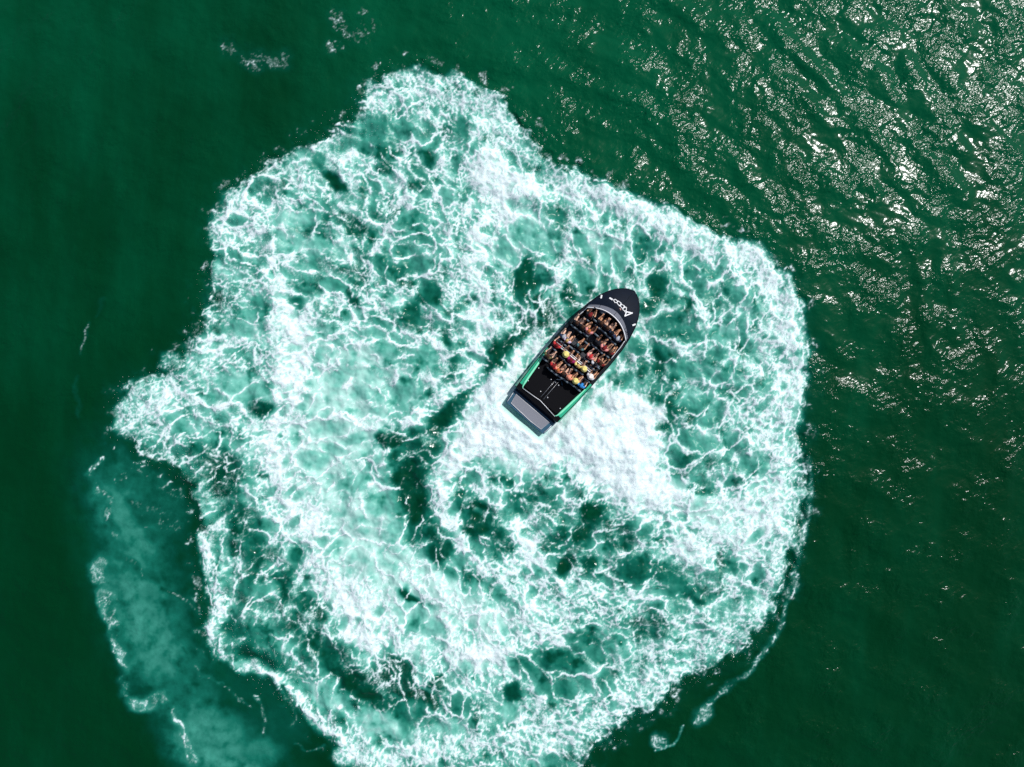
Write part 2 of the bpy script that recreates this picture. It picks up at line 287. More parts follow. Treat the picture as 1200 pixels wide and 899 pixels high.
carry(gx, gy, curl(0.45, .07, 571), 1.0, 2)
gx, gy = spin(gx, gy, SH)
carry(gx, gy, msk(cells(0.66, 581, 1.0, 1.3), (.15 + .85 * (1 - vary2)) * (1 - .6 * pool)), .11, 3)
carry(gx, gy, curl(0.3, .05, 591), 1.0, 2)
x0 = gx.astype(np.int32); y0 = gy.astype(np.int32); fx = gx - x0; fy = gy - y0
RHO = np.zeros(nx * ny)
for dx_, dy_, w_ in ((0, 0, (1 - fx) * (1 - fy)), (1, 0, fx * (1 - fy)), (0, 1, (1 - fx) * fy), (1, 1, fx * fy)):
    RHO += np.bincount((y0 + dy_) * nx + x0 + dx_, weights=w_, minlength=nx * ny)
RHO = (RHO / NP_).reshape(ny, nx).astype(np.float32)
def blur(A, n_):
    for _ in range(n_):
        A = (np.roll(A, 1, 0) + 2 * A + np.roll(A, -1, 0)) * .25; A = (np.roll(A, 1, 1) + 2 * A + np.roll(A, -1, 1)) * .25
    return A
g = np.clip(D + .10 * fbm(X / 1.1, Y / 1.1, 621, 4), 0, 1) * sstep(.02, .12, D)
RB = blur(np.minimum(RHO, 4), 14)
RAW = 1 - np.exp(-(RHO ** 1.45) * (0.012 + 2.0 * g ** 2.9) - RB * 2.2 * np.maximum(washall, .30 * sstep(.70, 1.0, g)) - .12 * RB * g * g)
lo = .22 * sstep(.50, .18, D)
FO = np.clip((RAW - lo) / (1 - lo), 0, 1); FO = np.clip(FO + .45 * (sstep(.18, .82, FO) - FO), 0, 1)
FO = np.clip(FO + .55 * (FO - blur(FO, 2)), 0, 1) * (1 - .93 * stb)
HALO = blur(np.minimum(RAW, 1), 9)
TA = np.clip(T * (.84 + .12 * np.minimum(RB, 1.6)) + (.36 * HALO + .26 * RAW) * sstep(.03, .25, D), 0, 1)
# ------------------------------------------------------------------ surface height
cxp, cyp = 560.0, 500.0
rr = np.sqrt((PX - cxp) ** 2 + (PY - cyp) ** 2) * S
th = np.arctan2(PY - cyp, PX - cxp)
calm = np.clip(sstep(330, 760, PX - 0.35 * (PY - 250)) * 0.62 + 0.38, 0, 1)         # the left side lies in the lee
ph = fbm(X / 6, Y / 6, 201, 3) * 5.0
up = sstep(650, 50, PY)
rings = np.sin(rr * 2 * np.pi / 1.75 + ph) * 0.055 * np.clip(0.4 + fbm(X / 5, Y / 5, 221, 2) * 1.6, 0.05, 1.3)
rings += np.sin(rr * 2 * np.pi / 0.95 + ph * 1.7 + 1) * 0.009 * np.clip(0.3 + fbm(X / 3, Y / 3, 231, 2) * 1.8, 0, 1.2)
c1, s1 = math.cos(R(62)), math.sin(R(62))
wind = fbm((X * c1 + Y * s1) / 0.75, (-X * s1 + Y * c1) / 1.7, 241, 3) * 0.05
wind2 = fbm((X * c1 + Y * s1) / 2.6, (-X * s1 + Y * c1) / 4.8, 261, 2) * 0.16
H = (rings * (0.35 + 0.65 * up) + wind * (0.45 + 0.55 * up) + wind2) * (0.22 + 0.78 * calm)
lump = fbm(X / 1.5, Y / 1.5, 301, 4, 0.48)
rid = 1 - np.abs(fbm(X / 0.8, Y / 0.8, 331, 4)) * 2.6
churn = inner
dout = np.maximum(-sdf, 0)
H += 0.020 * np.sin(dout * 2 * np.pi / 15.0 + 5 * fbm(X / 3, Y / 3, 431, 3)) * np.exp(-dout / 48.0) * sstep(0, 12, dout) * (.35 + .65 * up * sstep(450, 700, PX)) * np.clip(.5 + 1.2 * fbm(X / 4, Y / 4, 441, 2), .1, 1.2)
H += churn * (lump * 0.33 + 0.05 * np.minimum(HALO, 1) + 0.035 * blur(RAW, 2)) + 0.10 * (D - 0.45) * churn
H += washall * (0.10 + 0.09 * np.clip(fbm(X / 0.45, Y / 0.45, 351, 4), -0.6, 1))
edge = np.minimum(np.minimum(X - GX0, GX1 - X), np.minimum(Y - GY0, GY1 - Y))
H *= sstep(0, 1.5, edge)
near = sstep(-16, 0, hull_d); H = H * (1 - near * 0.85)
H = H * (1 - sink) - 0.62 * sink
sl0 = sstep(40, 33, np.abs(bv)) * sstep(-34, -25, bu) * (bu < 3); H = H * (1 - sl0) + np.minimum(H, -0.05) * sl0

# ------------------------------------------------------------------ material toolkit
def new_mat(name):
    m = bpy.data.materials.new(name); m.use_nodes = True; n = m.node_tree.nodes; n.clear()
    o = n.new('ShaderNodeOutputMaterial'); b = n.new('ShaderNodeBsdfPrincipled'); m.node_tree.links.new(b.outputs[0], o.inputs[0])
    return m, n, m.node_tree.links, b
def simple(name, col, rough=0.5, metal=0.0, spec=0.5, var=0.12, scale=9.0, bump=0.0, coat=0.0):
    m, n, l, b = new_mat(name)
    tc = n.new('ShaderNodeTexCoord'); nz = n.new('ShaderNodeTexNoise'); nz.inputs['Scale'].default_value = scale; nz.inputs['Detail'].default_value = 5
    l.new(tc.outputs['Object'], nz.inputs['Vector'])
    rp = n.new('ShaderNodeMix'); rp.data_type = 'RGBA'
    rp.inputs['A'].default_value = (*[c * (1 - var) for c in col], 1); rp.inputs['B'].default_value = (*[min(1, c * (1 + var)) for c in col], 1)
    l.new(nz.outputs['Fac'], rp.inputs['Factor']); l.new(rp.outputs['Result'], b.inputs['Base Color'])
    b.inputs['Roughness'].default_value = rough; b.inputs['Metallic'].default_value = metal
    b.inputs['Specular IOR Level'].default_value = spec; b.inputs['Coat Weight'].default_value = coat
    if bump:
        bp = n.new('ShaderNodeBump'); bp.inputs['Strength'].default_value = bump; bp.inputs['Distance'].default_value = 0.01
        l.new(nz.outputs['Fac'], bp.inputs['Height']); l.new(bp.outputs[0], b.inputs['Normal'])
    return m

def sea_material():
    m, n, l, b = new_mat('sea_surface')
    def mth(op, a, b_=None, c=None, clamp=False):
        q = n.new('ShaderNodeMath'); q.operation = op; q.use_clamp = clamp
        for i, v in enumerate((a, b_, c)):
            if v is None: continue
            if hasattr(v, 'links'): l.new(v, q.inputs[i])
            else: q.inputs[i].default_value = v
        return q.outputs[0]
    def vm(op, a, b_=None, sc_=None):
        q = n.new('ShaderNodeVectorMath'); q.operation = op
        for i, v in enumerate((a, b_)):
            if v is None: continue
            if hasattr(v, 'links'): l.new(v, q.inputs[i])
            else: q.inputs[i].default_value = v
        if sc_ is not None:
            if hasattr(sc_, 'links'): l.new(sc_, q.inputs['Scale'])
            else: q.inputs['Scale'].default_value = sc_
        return q.outputs[0]
    def noise(vec, scale, det=4, rough=0.55, col=False, lac=2.0):
        q = n.new('ShaderNodeTexNoise'); q.noise_dimensions = '2D' if False else '3D'
        q.inputs['Scale'].default_value = scale; q.inputs['Detail'].default_value = det; q.inputs['Roughness'].default_value = rough
        l.new(vec, q.inputs['Vector']); return q.outputs['Color'] if col else q.outputs['Fac']
    def vor(vec, scale, rnd=1.0):
        q = n.new('ShaderNodeTexVoronoi'); q.voronoi_dimensions = '2D'; q.feature = 'DISTANCE_TO_EDGE'
        q.inputs['Scale'].default_value = scale; q.inputs['Randomness'].default_value = rnd
        l.new(vec, q.inputs['Vector']); return q.outputs['Distance']
    def ss(x, a, b_):
        q = n.new('ShaderNodeMapRange'); q.interpolation_type = 'SMOOTHSTEP'
        for i, v in ((0, x), (1, a), (2, b_)):
            if hasattr(v, 'links'): l.new(v, q.inputs[i])
            else: q.inputs[i].default_value = v
        return q.outputs[0]
    def lin(x, a, b_, c, d_):
        q = n.new('ShaderNodeMapRange'); q.clamp = True
        l.new(x, q.inputs[0])
        for i, v in ((1, a), (2, b_), (3, c), (4, d_)): q.inputs[i].default_value = v
        return q.outputs[0]
    def attr(nm):
        q = n.new('ShaderNodeAttribute'); q.attribute_name = nm; return q.outputs['Fac']
    def mixc(f, a, b_):
        q = n.new('ShaderNodeMix'); q.data_type = 'RGBA'
        for k, v in (('Factor', f), ('A', a), ('B', b_)):
            if hasattr(v, 'links'): l.new(v, q.inputs[k])
            else: q.inputs[k].default_value = v
        return q.outputs['Result']
    geo = n.new('ShaderNodeNewGeometry'); sep = n.new('ShaderNodeSeparateXYZ'); l.new(geo.outputs['Position'], sep.inputs[0])
    cmb = n.new('ShaderNodeCombineXYZ'); l.new(sep.outputs[0], cmb.inputs[0]); l.new(sep.outputs[1], cmb.inputs[1])
    P = cmb.outputs[0]
    Dn, Tn = attr('foam'), attr('aeration_shade'); rg = attr('ripple')
    def warp(vec, scale, amt, det=3):
        return vm('ADD', vec, vm('SCALE', vm('SUBTRACT', noise(vec, scale, det, 0.55, True), (0.5, 0.5, 0.5)), None, amt))
    q1 = warp(P, 0.5, 1.5, 2); q3 = warp(P, 4.0, 0.12, 3)
    fn = noise(q3, 11.0, 4, 0.65); fine = noise(q3, 6.0, 4, 0.62)
    lump_ = mth('MULTIPLY', mth('MULTIPLY', Dn, mth('SUBTRACT', 1.0, Dn)), 4.0)
    foam = mth('ADD', Dn, mth('MULTIPLY', mth('MULTIPLY', mth('SUBTRACT', fn, 0.5), 1.1), lump_), clamp=True)
    foam = mth('MULTIPLY', foam, mth('SUBTRACT', 1.0, mth('MULTIPLY', ss(fine, .62, .38), 0.26)))
    # water body colour, some painted wave shade included, by aeration
    Tm = mth('ADD', Tn, mth('MULTIPLY', mth('MULTIPLY', mth('SUBTRACT', noise(q1, 1.1, 5, .62), 0.5), lin(Dn, 0, .15, .13, .40)), ss(Tn, .02, .3)), clamp=True)
    rp = n.new('ShaderNodeValToRGB'); cr = rp.color_ramp; l.new(Tm, rp.inputs[0])
    stops = [(0.0, (0.0002, 0.029, 0.0085)), (0.12, (0.0010, 0.056, 0.034)), (0.28, (0.006, 0.130, 0.090)), (0.52, (0.052, 0.29, 0.222)), (0.75, (0.16, 0.46, 0.385)), (1.0, (0.38, 0.65, 0.585))]
    cr.interpolation = 'LINEAR'; cr.elements[0].position = 0; cr.elements[0].color = (*stops[0][1], 1); cr.elements[1].position = 1; cr.elements[1].color = (*stops[-1][1], 1)
    for p_, c_ in stops[1:-1]:
        e = cr.elements.new(p_); e.color = (*c_, 1)
    tone_sky = mth('ADD', mth('MULTIPLY', noise(vm('MULTIPLY', P, (1.0, 0.30, 1.0)), 0.30, 6, 0.65), 0.75), mth('MULTIPLY', noise(P, 0.09, 4, 0.6), 0.35))
    tint = attr('tone_sky')
    wat = mixc(mth('MULTIPLY', ss(mth('ADD', tone_sky, tint), .45, 1.15), mth('SUBTRACT', 1.0, ss(Tn, .05, .3))), rp.outputs[0], (0.0003, 0.070, 0.029, 1))
    fcol = mixc(noise(q3, 5.0, 3, .6), (0.62, 0.77, 0.79, 1), (0.88, 0.91, 0.93, 1))
    l.new(mixc(foam, wat, fcol), b.inputs['Base Color'])
    l.new(mth('MAXIMUM', lin(foam, 0, .5, 0.145, 0.75), lin(Tn, .12, .4, 0.145, 0.30)), b.inputs['Roughness'])
    b.inputs['IOR'].default_value = 1.333
    l.new(lin(foam, 0, .6, 0.17, 0.2), b.inputs['Specular IOR Level'])
    # relief: ripples on clear water, raised froth
    pr = vm('MULTIPLY', warp(P, 1.2, .25, 2), (1.0, 1.0, 1.0))
    rot = n.new('ShaderNodeVectorRotate'); rot.rotation_type = 'Z_AXIS'; rot.inputs['Angle'].default_value = R(-35); l.new(pr, rot.inputs['Vector'])
    pr2 = vm('MULTIPLY', rot.outputs[0], (1.0, 1.0, 1.0))
    ps = n.new('ShaderNodeMapping'); ps.vector_type = 'POINT'; ps.inputs['Scale'].default_value = (0.62, 1.0, 1.0); l.new(pr2, ps.inputs['Vector'])
    rip = mth('ADD', mth('MULTIPLY', noise(ps.outputs[0], 2.9, 3, .45), 0.098), mth('MULTIPLY', noise(P, 7.0, 2, .5), 0.019))
    hgt = mth('ADD', mth('MULTIPLY', rip, rg), mth('MULTIPLY', foam, 0.007))
    hgt = mth('ADD', hgt, mth('MULTIPLY', mth('MULTIPLY', noise(q3, 9.0, 4, .65), foam), 0.020))
    bp = n.new('ShaderNodeBump'); bp.inputs['Strength'].default_value = 1.0; bp.inputs['Distance'].default_value = 1.0
    l.new(hgt, bp.inputs['Height']); l.new(bp.outputs[0], b.inputs['Normal'])
    return m
SEA = sea_material()

# ------------------------------------------------------------------ water: fine sheet (water + churned wake share every edge) and the open sea out to the horizon
ripple = (0.30 + 0.70 * calm) * (1 - 0.75 * churn) * (0.86 + 0.14 * up)
ripple *= np.clip(0.95 + fbm(X / 2.0, Y / 2.0, 401, 3) * 1.7, 0.2, 1.8)
tone_sky_a = 0.55 * calm * sstep(700, -100, PY)  # lighter towards upper right: water colour plus sky reflection painted in
N = nx * ny
co = np.stack([X.ravel(), Y.ravel(), H.ravel()], 1).astype(np.float32)
idx = np.arange(N).reshape(ny, nx)
quads = np.stack([idx[:-1, :-1], idx[:-1, 1:], idx[1:, 1:], idx[1:, :-1]], -1).reshape(-1, 4)
zone = (sstep(-6, 2, sdf) + sstep(0.2, 0.3, D) + sstep(.2, .3, T)) > 0.5
fz = zone[:-1, :-1].ravel()
def grid_mesh(name, qs):
    used = np.zeros(N, bool); used[qs.ravel()] = True
    remap = np.cumsum(used) - 1; qv = remap[qs].astype(np.int32); c_ = co[used]
    me = bpy.data.meshes.new(name)
    me.vertices.add(len(c_)); me.vertices.foreach_set('co', c_.ravel())
    me.loops.add(qv.size); me.loops.foreach_set('vertex_index', qv.ravel())
    me.polygons.add(len(qv)); me.polygons.foreach_set('loop_start', np.arange(0, qv.size, 4, dtype=np.int32))
    me.polygons.foreach_set('use_smooth', np.ones(len(qv), bool))
    me.update(calc_edges=True)
    for nm, ar in (('foam', FO), ('aeration_shade', TA), ('ripple', ripple), ('tone_sky', tone_sky_a)):
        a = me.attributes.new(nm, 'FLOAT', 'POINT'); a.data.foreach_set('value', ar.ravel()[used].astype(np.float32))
    me.materials.append(SEA)
    o = bpy.data.objects.new(name, me); C.objects.link(o); return o
sea = grid_mesh('sea_water', quads[~fz]); sea['kind'] = 'structure'; sea['label'] = 'dark green open sea water with sun glitter'
wake = grid_mesh('churned_foam', quads[fz]); wake['kind'] = 'stuff'; wake['label'] = 'churned ring of white foam and milky turquoise water around the jet boat'

def far_sea():
    rings_ = []
    verts = []; faces = []
    per = []
    nseg = 24
    def rect(x0, x1, y0, y1):
        p = []
        for k in range(nseg): p.append((x0 + (x1 - x0) * k / nseg, y0))
        for k in range(nseg): p.append((x1, y0 + (y1 - y0) * k / nseg))
        for k in range(nseg): p.append((x1 - (x1 - x0) * k / nseg, y1))
        for k in range(nseg): p.append((x0, y1 - (y1 - y0) * k / nseg))
        return p
    for gk in (0, 6, 20, 60, 200, 800, 3000, 9000):
        per.append(rect(GX0 - gk, GX1 + gk, GY0 - gk, GY1 + gk))
    for p in per: verts += [(a, b_, 0.0) for a, b_ in p]
    m_ = 4 * nseg
    for k in range(len(per) - 1):
        for i in range(m_):
            j = (i + 1) % m_
            faces.append((k * m_ + i, (k + 1) * m_ + i, (k + 1) * m_ + j, k * m_ + j))
    me = bpy.data.meshes.new('open_sea'); me.from_pydata(verts, [], faces); me.update()
    for nm, v_ in (('foam', 0.0), ('aeration_shade', 0.0), ('ripple', 0.8), ('tone_sky', 0.3)):
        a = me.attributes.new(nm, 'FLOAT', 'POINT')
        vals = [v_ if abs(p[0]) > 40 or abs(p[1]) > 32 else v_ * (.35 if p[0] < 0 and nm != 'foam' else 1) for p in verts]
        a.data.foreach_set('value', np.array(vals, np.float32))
    me.materials.append(SEA)
    o = bpy.data.objects.new('open_sea', me); C.objects.link(o); o['kind'] = 'structure'; o['label'] = 'open sea running out to the horizon'
far_sea()

# ================================================================== the jet boat
M = dict(
    navy=simple('navy_gelcoat', (0.0016, 0.0060, 0.016), 0.42, spec=.13, var=0.4, scale=5),
    black=simple('black_vinyl', (0.0015, 0.0015, 0.003), 0.7, spec=.12, var=0.3, scale=30, bump=0.15),
    hull=simple('hull_paint', (0.002, 0.008, 0.011), 0.35, spec=.35, var=0.3, scale=4),
    green=simple('green_stripe_paint', (0.018, 0.37, 0.21), 0.35, coat=0.3, var=0.15, scale=4),
    mint=simple('mint_tube_cover', (0.22, 0.80, 0.50), 0.5, var=0.12, scale=10),
    steel=simple('pale_rail_tube', (0.62, 0.63, 0.66), 0.38, metal=0.2, var=0.1),
    white=simple('white_paint', (0.80, 0.81, 0.82), 0.5, var=0.05),
    floor=simple('cockpit_floor', (0.012, 0.011, 0.014), 0.8, var=0.4, scale=14),
    wall=simple('cockpit_lining', (0.020, 0.012, 0.014), 0.8, var=0.4, scale=14),
    seat=simple('grey_seat_vinyl', (0.085, 0.115, 0.145), 0.5, var=0.25, scale=8, bump=0.2),
    cushion=simple('dark_cushion_vinyl', (0.014, 0.018, 0.028), 0.55, var=0.3, scale=8, bump=0.2),
    deckblue=simple('platform_blue_paint', (0.022, 0.085, 0.140), 0.42, var=0.25, scale=5),
    pad=simple('grey_tread_pad', (0.19, 0.20, 0.235), 0.75, var=0.22, scale=40, bump=0.5),
    chrome=simple('bolt_metal', (0.65, 0.66, 0.68), 0.35, metal=0.5),
    red=simple('pink_print', (0.55, 0.30, 0.26), 0.5),
)
def glass_mat():
    m, n, l, b = new_mat('smoked_screen')
    b.inputs['Base Color'].default_value = (0.16, 0.17, 0.21, 1); b.inputs['Roughness'].default_value = 0.22
    b.inputs['Alpha'].default_value = 0.72; b.inputs['IOR'].default_value = 1.49
    return m
M['glass'] = glass_mat()

def BL(u, v, z=0.0): return Vector((u * BS, -v * BS, z))      # boat plan (photo px forward, to starboard) -> boat metres
class MB:
    def __init__(s): s.v = []; s.f = []; s.sm = []
    def add(s, vs, fs, smooth=False):
        o = len(s.v); s.v += [tuple(p) for p in vs]; s.f += [tuple(i + o for i in f) for f in fs]; s.sm += [smooth] * len(fs); return s
    def box(s, c, d, rot=None):
        vs = []
        for x in (-.5, .5):
            for y in (-.5, .5):
                for z in (-.5, .5):
                    p = Vector((x * d[0], y * d[1], z * d[2]))
                    if rot is not None: p = rot @ p
                    vs.append(p + Vector(c))
        return s.add(vs, [(0,1,3,2),(4,6,7,5),(0,4,5,1),(2,3,7,6),(0,2,6,4),(1,5,7,3)])
    def tube(s, pts, r, seg=8, cap=True, closed=False):
        pts = [Vector(p) for p in pts]; n = len(pts); rs = r if isinstance(r, (list, tuple)) else [r] * n
        ring = []; up0 = None; vs = []
        for i, p in enumerate(pts):
            a = pts[(i - 1) % n] if (i or closed) else p; b = pts[(i + 1) % n] if (i < n - 1 or closed) else p
            t = (b - a).normalized()
            if up0 is None: up0 = Vector((0, 0, 1)) if abs(t.z) < .9 else Vector((1, 0, 0))
            sd_ = t.cross(up0).normalized(); up_ = sd_.cross(t).normalized(); up0 = up_
            for k in range(seg):
                an = 2 * math.pi * k / seg; vs.append(p + (sd_ * math.cos(an) + up_ * math.sin(an)) * rs[i])
        fs = []
        for i in range(n if closed else n - 1):
            j = (i + 1) % n
            for k in range(seg): fs.append((i * seg + k, i * seg + (k + 1) % seg, j * seg + (k + 1) % seg, j * seg + k))
        if cap and not closed:
            fs.append(tuple(range(seg - 1, -1, -1))); fs.append(tuple((n - 1) * seg + k for k in range(seg)))
        return s.add(vs, fs, True)
    def loft(s, rings, cap0=True, cap1=True, smooth=True, closed=True):
        n = len(rings[0]); vs = [p for r_ in rings for p in r_]; fs = []
        for i in range(len(rings) - 1):
            for k in range(n if closed else n - 1):
                fs.append((i * n + k, i * n + (k + 1) % n, (i + 1) * n + (k + 1) % n, (i + 1) * n + k))
        if cap0: fs.append(tuple(range(n - 1, -1, -1)))
        if cap1: fs.append(tuple((len(rings) - 1) * n + k for k in range(n)))
        return s.add(vs, fs, smooth)
    def ball(s, c, rx, ry=None, rz=None, seg=10, rg=7, rot=None):
        ry = ry or rx; rz = rz or rx; vs = []; fs = []
        for i in range(1, rg):
            ph_ = math.pi * i / rg
            for k in range(seg):
                an = 2 * math.pi * k / seg; vs.append((rx * math.sin(ph_) * math.cos(an), ry * math.sin(ph_) * math.sin(an), rz * math.cos(ph_)))
        top = len(vs); vs.append((0, 0, rz)); bot = len(vs); vs.append((0, 0, -rz))
        for i in range(rg - 2):
            for k in range(seg): fs.append((i * seg + k, (i + 1) * seg + k, (i + 1) * seg + (k + 1) % seg, i * seg + (k + 1) % seg))
        for k in range(seg):
            fs.append((top, k, (k + 1) % seg)); fs.append((bot, (rg - 2) * seg + (k + 1) % seg, (rg - 2) * seg + k))
        vs = [Vector(p) for p in vs]
        if rot is not None: vs = [rot @ p for p in vs]
        return s.add([p + Vector(c) for p in vs], fs, True)
    def mesh(s, name, mat, bevel=0):
        me = bpy.data.meshes.new(name); me.from_pydata(s.v, [], s.f); me.update()
        bm = bmesh.new(); bm.from_mesh(me)
        for f, q in zip(bm.faces, s.sm): f.smooth = q
        if bevel: bmesh.ops.bevel(bm, geom=list(bm.edges), offset=bevel, segments=2, affect='EDGES')
        bmesh.ops.recalc_face_normals(bm, faces=bm.faces); bm.to_mesh(me); bm.free()
        if mat: me.materials.append(mat)
        return me
    def build(s, name, mat, parent=None, bevel=0, label=None):
        o = bpy.data.objects.new(name, s.mesh(name, mat, bevel)); C.objects.link(o)
        if parent: o.parent = parent
        if label: o['label'] = label
        return o
def inst(name, me, parent, loc=(0, 0, 0), rz=0, sc_=None):
    o = bpy.data.objects.new(name, me); C.objects.link(o); o.parent = parent; o.location = loc; o.rotation_euler = (0, 0, rz)
    if sc_: o.scale = sc_
    return o

boat = bpy.data.objects.new('jet_boat', None); C.objects.link(boat)
boat.location = (BO.x, BO.y, 0.0); boat.rotation_euler = (0, 0, BA)
boat['label'] = 'black and green open jet boat full of passengers spinning in the foam'; boat['category'] = 'boat'

def deck_z(u): return 0.70 + 0.22 * max(0, (u - 60) / 115) ** 1.5
US = [0, 8, 16, 24, 32, 40, 48, 56, 66, 76, 86, 96, 106, 115, 122, 129, 135, 140, 145, 150, 154, 158, 161, 164, 166.5, 169, 171, 173, 174.5, 175.5]
# hull shell
rings_ = []
for u in US:
    hwu = halfw(u); f = 1 - 0.30 * max(0, (u - 90) / 85) ** 1.5; z = deck_z(u); k = min(1, (175.9 - u) / 40)
    sec = [(hwu, z - .012), (hwu * (0.985), z - .13), (hwu * .94 * (0.8 + .2 * k), .22), (hwu * .86 * (0.55 + .45 * k), -.06 + .25 * (1 - k)), (0, -.30 + .5 * (1 - k) ** 1.5)]
    pts = [BL(u, a, b_) for a, b_ in sec] + [BL(u, -a, b_) for a, b_ in sec[-2::-1]]
    rings_.append(pts)
h = MB(); h.loft(rings_, True, True, smooth=True, closed=False); h.build('hull', M['hull'], boat)
# side decks as one ring of strips: aft part green, forward part dark
def inner_hw(u):
    if u < 4: return 25.0
    return float(np.interp(u, [4, 10, 20, 32, 47, 54, 90, 115, 126, 132, 150], [25.0, 27.6, 29.2, 30.2, 31.4, 31.6, 32.0, 31.4, 30.0, 29.2, 20]))
def strip(u0, u1, fo, fi, zo, zi, side, n=14, thick=.03):
    b = MB(); rs = []
    for i in range(n + 1):
        u = u0 + (u1 - u0) * i / n; o_ = fo(u) * side; i_ = fi(u) * side; z = deck_z(u)
        rs.append([BL(u, o_, z + zo), BL(u, i_, z + zi), BL(u, i_, z + zi - thick), BL(u, o_, z + zo - thick)])
    return b.loft(rs, smooth=False)
for sd_ in (-1, 1):
    strip(-.1, 6.9, lambda u: halfw(max(u, 0)), lambda u: min(inner_hw(max(u, 4)), 27.0), .004, .015, sd_, 5).build('side_deck', M['black'], boat, label='black deck corner')
    strip(7, 60, halfw, inner_hw, .004, .015, sd_).build('side_deck', M['green'], boat, label='bright green aft side deck')
    strip(60, 126, halfw, inner_hw, .004, .015, sd_, 20).build('side_deck', M['hull'], boat)
    # green flank panel visible outboard, dark joint line then fender strake
    b = MB(); rs = []
    for i in range(15):
        u = 1 + 74 * i / 14; wd = (1 - i / 14 * .9)
        rs.append([BL(u, sd_ * (halfw(u) + .25), deck_z(u) - .03), BL(u, sd_ * (halfw(u) + 2.3 * wd + .3), deck_z(u) - .10 - .25 * wd), BL(u, sd_ * (halfw(u) * .97), deck_z(u) - .20 - .25 * wd), BL(u, sd_ * (halfw(u) - .8), deck_z(u) - .05)])
    b.loft(rs, smooth=False).build('flank_panel', M['green'], boat)
    MB().tube([BL(u, sd_ * (halfw(u) + .1), deck_z(u) + .008) for u in np.linspace(0, 174, 60)], .018, 6).build('rub_rail', M['black'], boat)
    # padded mint coaming of the rear well
    pts = [(3.8, 24.8), (5.2, 26.4), (9, 27.4), (20, 28.8), (34, 30.2), (47, 31.4), (51, 31.7)]
    pu = [p[0] for p in pts]; pv = [p[1] for p in pts]
    uu = np.linspace(3.8, 51, 26)
    MB().tube([BL(u, sd_ * (np.interp(u, pu, pv) - .3), deck_z(u) + .045) for u in uu], [.02 + .043 * min(1, i / 4, (25 - i) / 9 + .15) for i in range(26)], 8).build('coaming_pad', M['mint'], boat)
    # pale hand rails beside the forward rows
    MB().tube([BL(u, sd_ * (inner_hw(u) - .9), deck_z(u) + .03) for u in (np.linspace(113, 127, 8) if sd_ < 0 else np.linspace(98, 124, 12))], .026, 7).build('side_rail', M['steel'], boat)
    # bow cleat
    cl = MB(); cl.box(BL(145, sd_ * 25.2, deck_z(145) + .055), (.19, .085, .05), Matrix.Rotation(R(-28 * sd_), 3, 'Z')); cl.build('bow_cleat', M['white'], boat, bevel=.012)
# transom rail with its shallow kink, and transom deck
MB().tube([BL(4.2, -25, .76), BL(5.6, -9, .77), BL(6.6, 0, .77), BL(5.6, 9, .77), BL(3.6, 25, .76)], .019, 7).build('transom_rail', M['steel'], boat)
b = MB(); b.loft([[BL(-.2, v, .69), BL(4.6 + (1.2 if abs(v) < 1 else 0), v, .72), BL(4.6, v, .30), BL(-.2, v, .30)] for v in (-31, -24, 0, 24, 31)], smooth=False); b.build('transom', M['black'], boat)

# foredeck with a crown, from the screen forward
def scr_u(v): return 136.5 - 13.0 * (abs(v) / 31.0) ** 2.2
def crown(u, v): return deck_z(u) + .012 + .10 * (1 - (v / max(halfw(u), .5)) ** 2) * min(1, (176 - u) / 30) * min(1, halfw(u) / 25)
fd = MB(); rows = []
for t in np.linspace(0, 1, 22):
    row = []
    for k in np.linspace(-1, 1, 25):
        # slide along from the screen arc to the stem
        u1 = 175.2 - 0.0
        ub = scr_u(k * 29.5)
        u = ub + (u1 - ub) * t
        v = k * (29.6 * (1 - t) + 0) if False else k * halfw(u) * .985
        row.append(BL(u, v, crown(u, v)))
    rows.append(row)
fd.loft(rows, False, False, True, closed=False)
fdo = fd.build('foredeck', M['navy'], boat)
MB().tube([BL(u, 0, crown(u, 0) + .004) for u in np.linspace(150, 174, 10)], .012, 6).build('deck_seam', M['hull'], boat)
# deck lettering: skewed triangle emblem, a run of joined hollow letters, a small dash
lg = MB()
def on_deck(px, py):
    d = W(px, py) - W(628.8, 474.5); u = (d.x * math.cos(BA) + d.y * math.sin(BA)) / S; v = -(-d.x * math.sin(BA) + d.y * math.cos(BA)) / S
    return BL(u, v, crown(u, v) + .008)
def zp(x, y): return (700 + x / 22.48, 340 + y / 22.48)       # survey of the lettering
def bar(p0, p1, wd):
    a = on_deck(*zp(*p0)); b_ = on_deck(*zp(*p1)); t = (b_ - a).normalized(); s_ = Vector((0, 0, 1)).cross(t).normalized() * wd / 2
    up_ = Vector((0, 0, .006)); e = t * wd * .45
    lg.add([a - e + s_, a - e - s_, b_ + e - s_, b_ + e + s_, a - e + s_ + up_, a - e - s_ + up_, b_ + e - s_ + up_, b_ + e + s_ + up_], [(0,1,2,3),(7,6,5,4),(0,4,5,1),(1,5,6,2),(2,6,7,3),(3,7,4,0)])
for a_, b_ in (((905,612),(715,690)),((715,690),(752,580)),((752,580),(905,612))): bar(a_, b_, .062)
for a_, b_ in (((325,222),(375,255)),):  bar(a_, b_, .085)
for q in ([(415,270),(458,252),(520,300),(500,338),(450,340)], [(500,345),(540,300),(605,345),(625,395),(560,420)], [(590,430),(600,372),(690,420),(715,470),(640,490)], [(655,520),(690,440),(752,470),(748,548),(700,560)]):
    for i in range(len(q)): bar(q[i], q[(i + 1) % len(q)], .036)
bar((560,420),(600,440),.04); bar((700,560),(735,600),.04)
lgo = lg.build('deck_lettering', M['white'], boat)
pk = MB()
lg2 = lg; lg = pk; bar((585,490),(600,530),.04); lg = lg2
pk.build('lettering_accent', M['red'], boat)

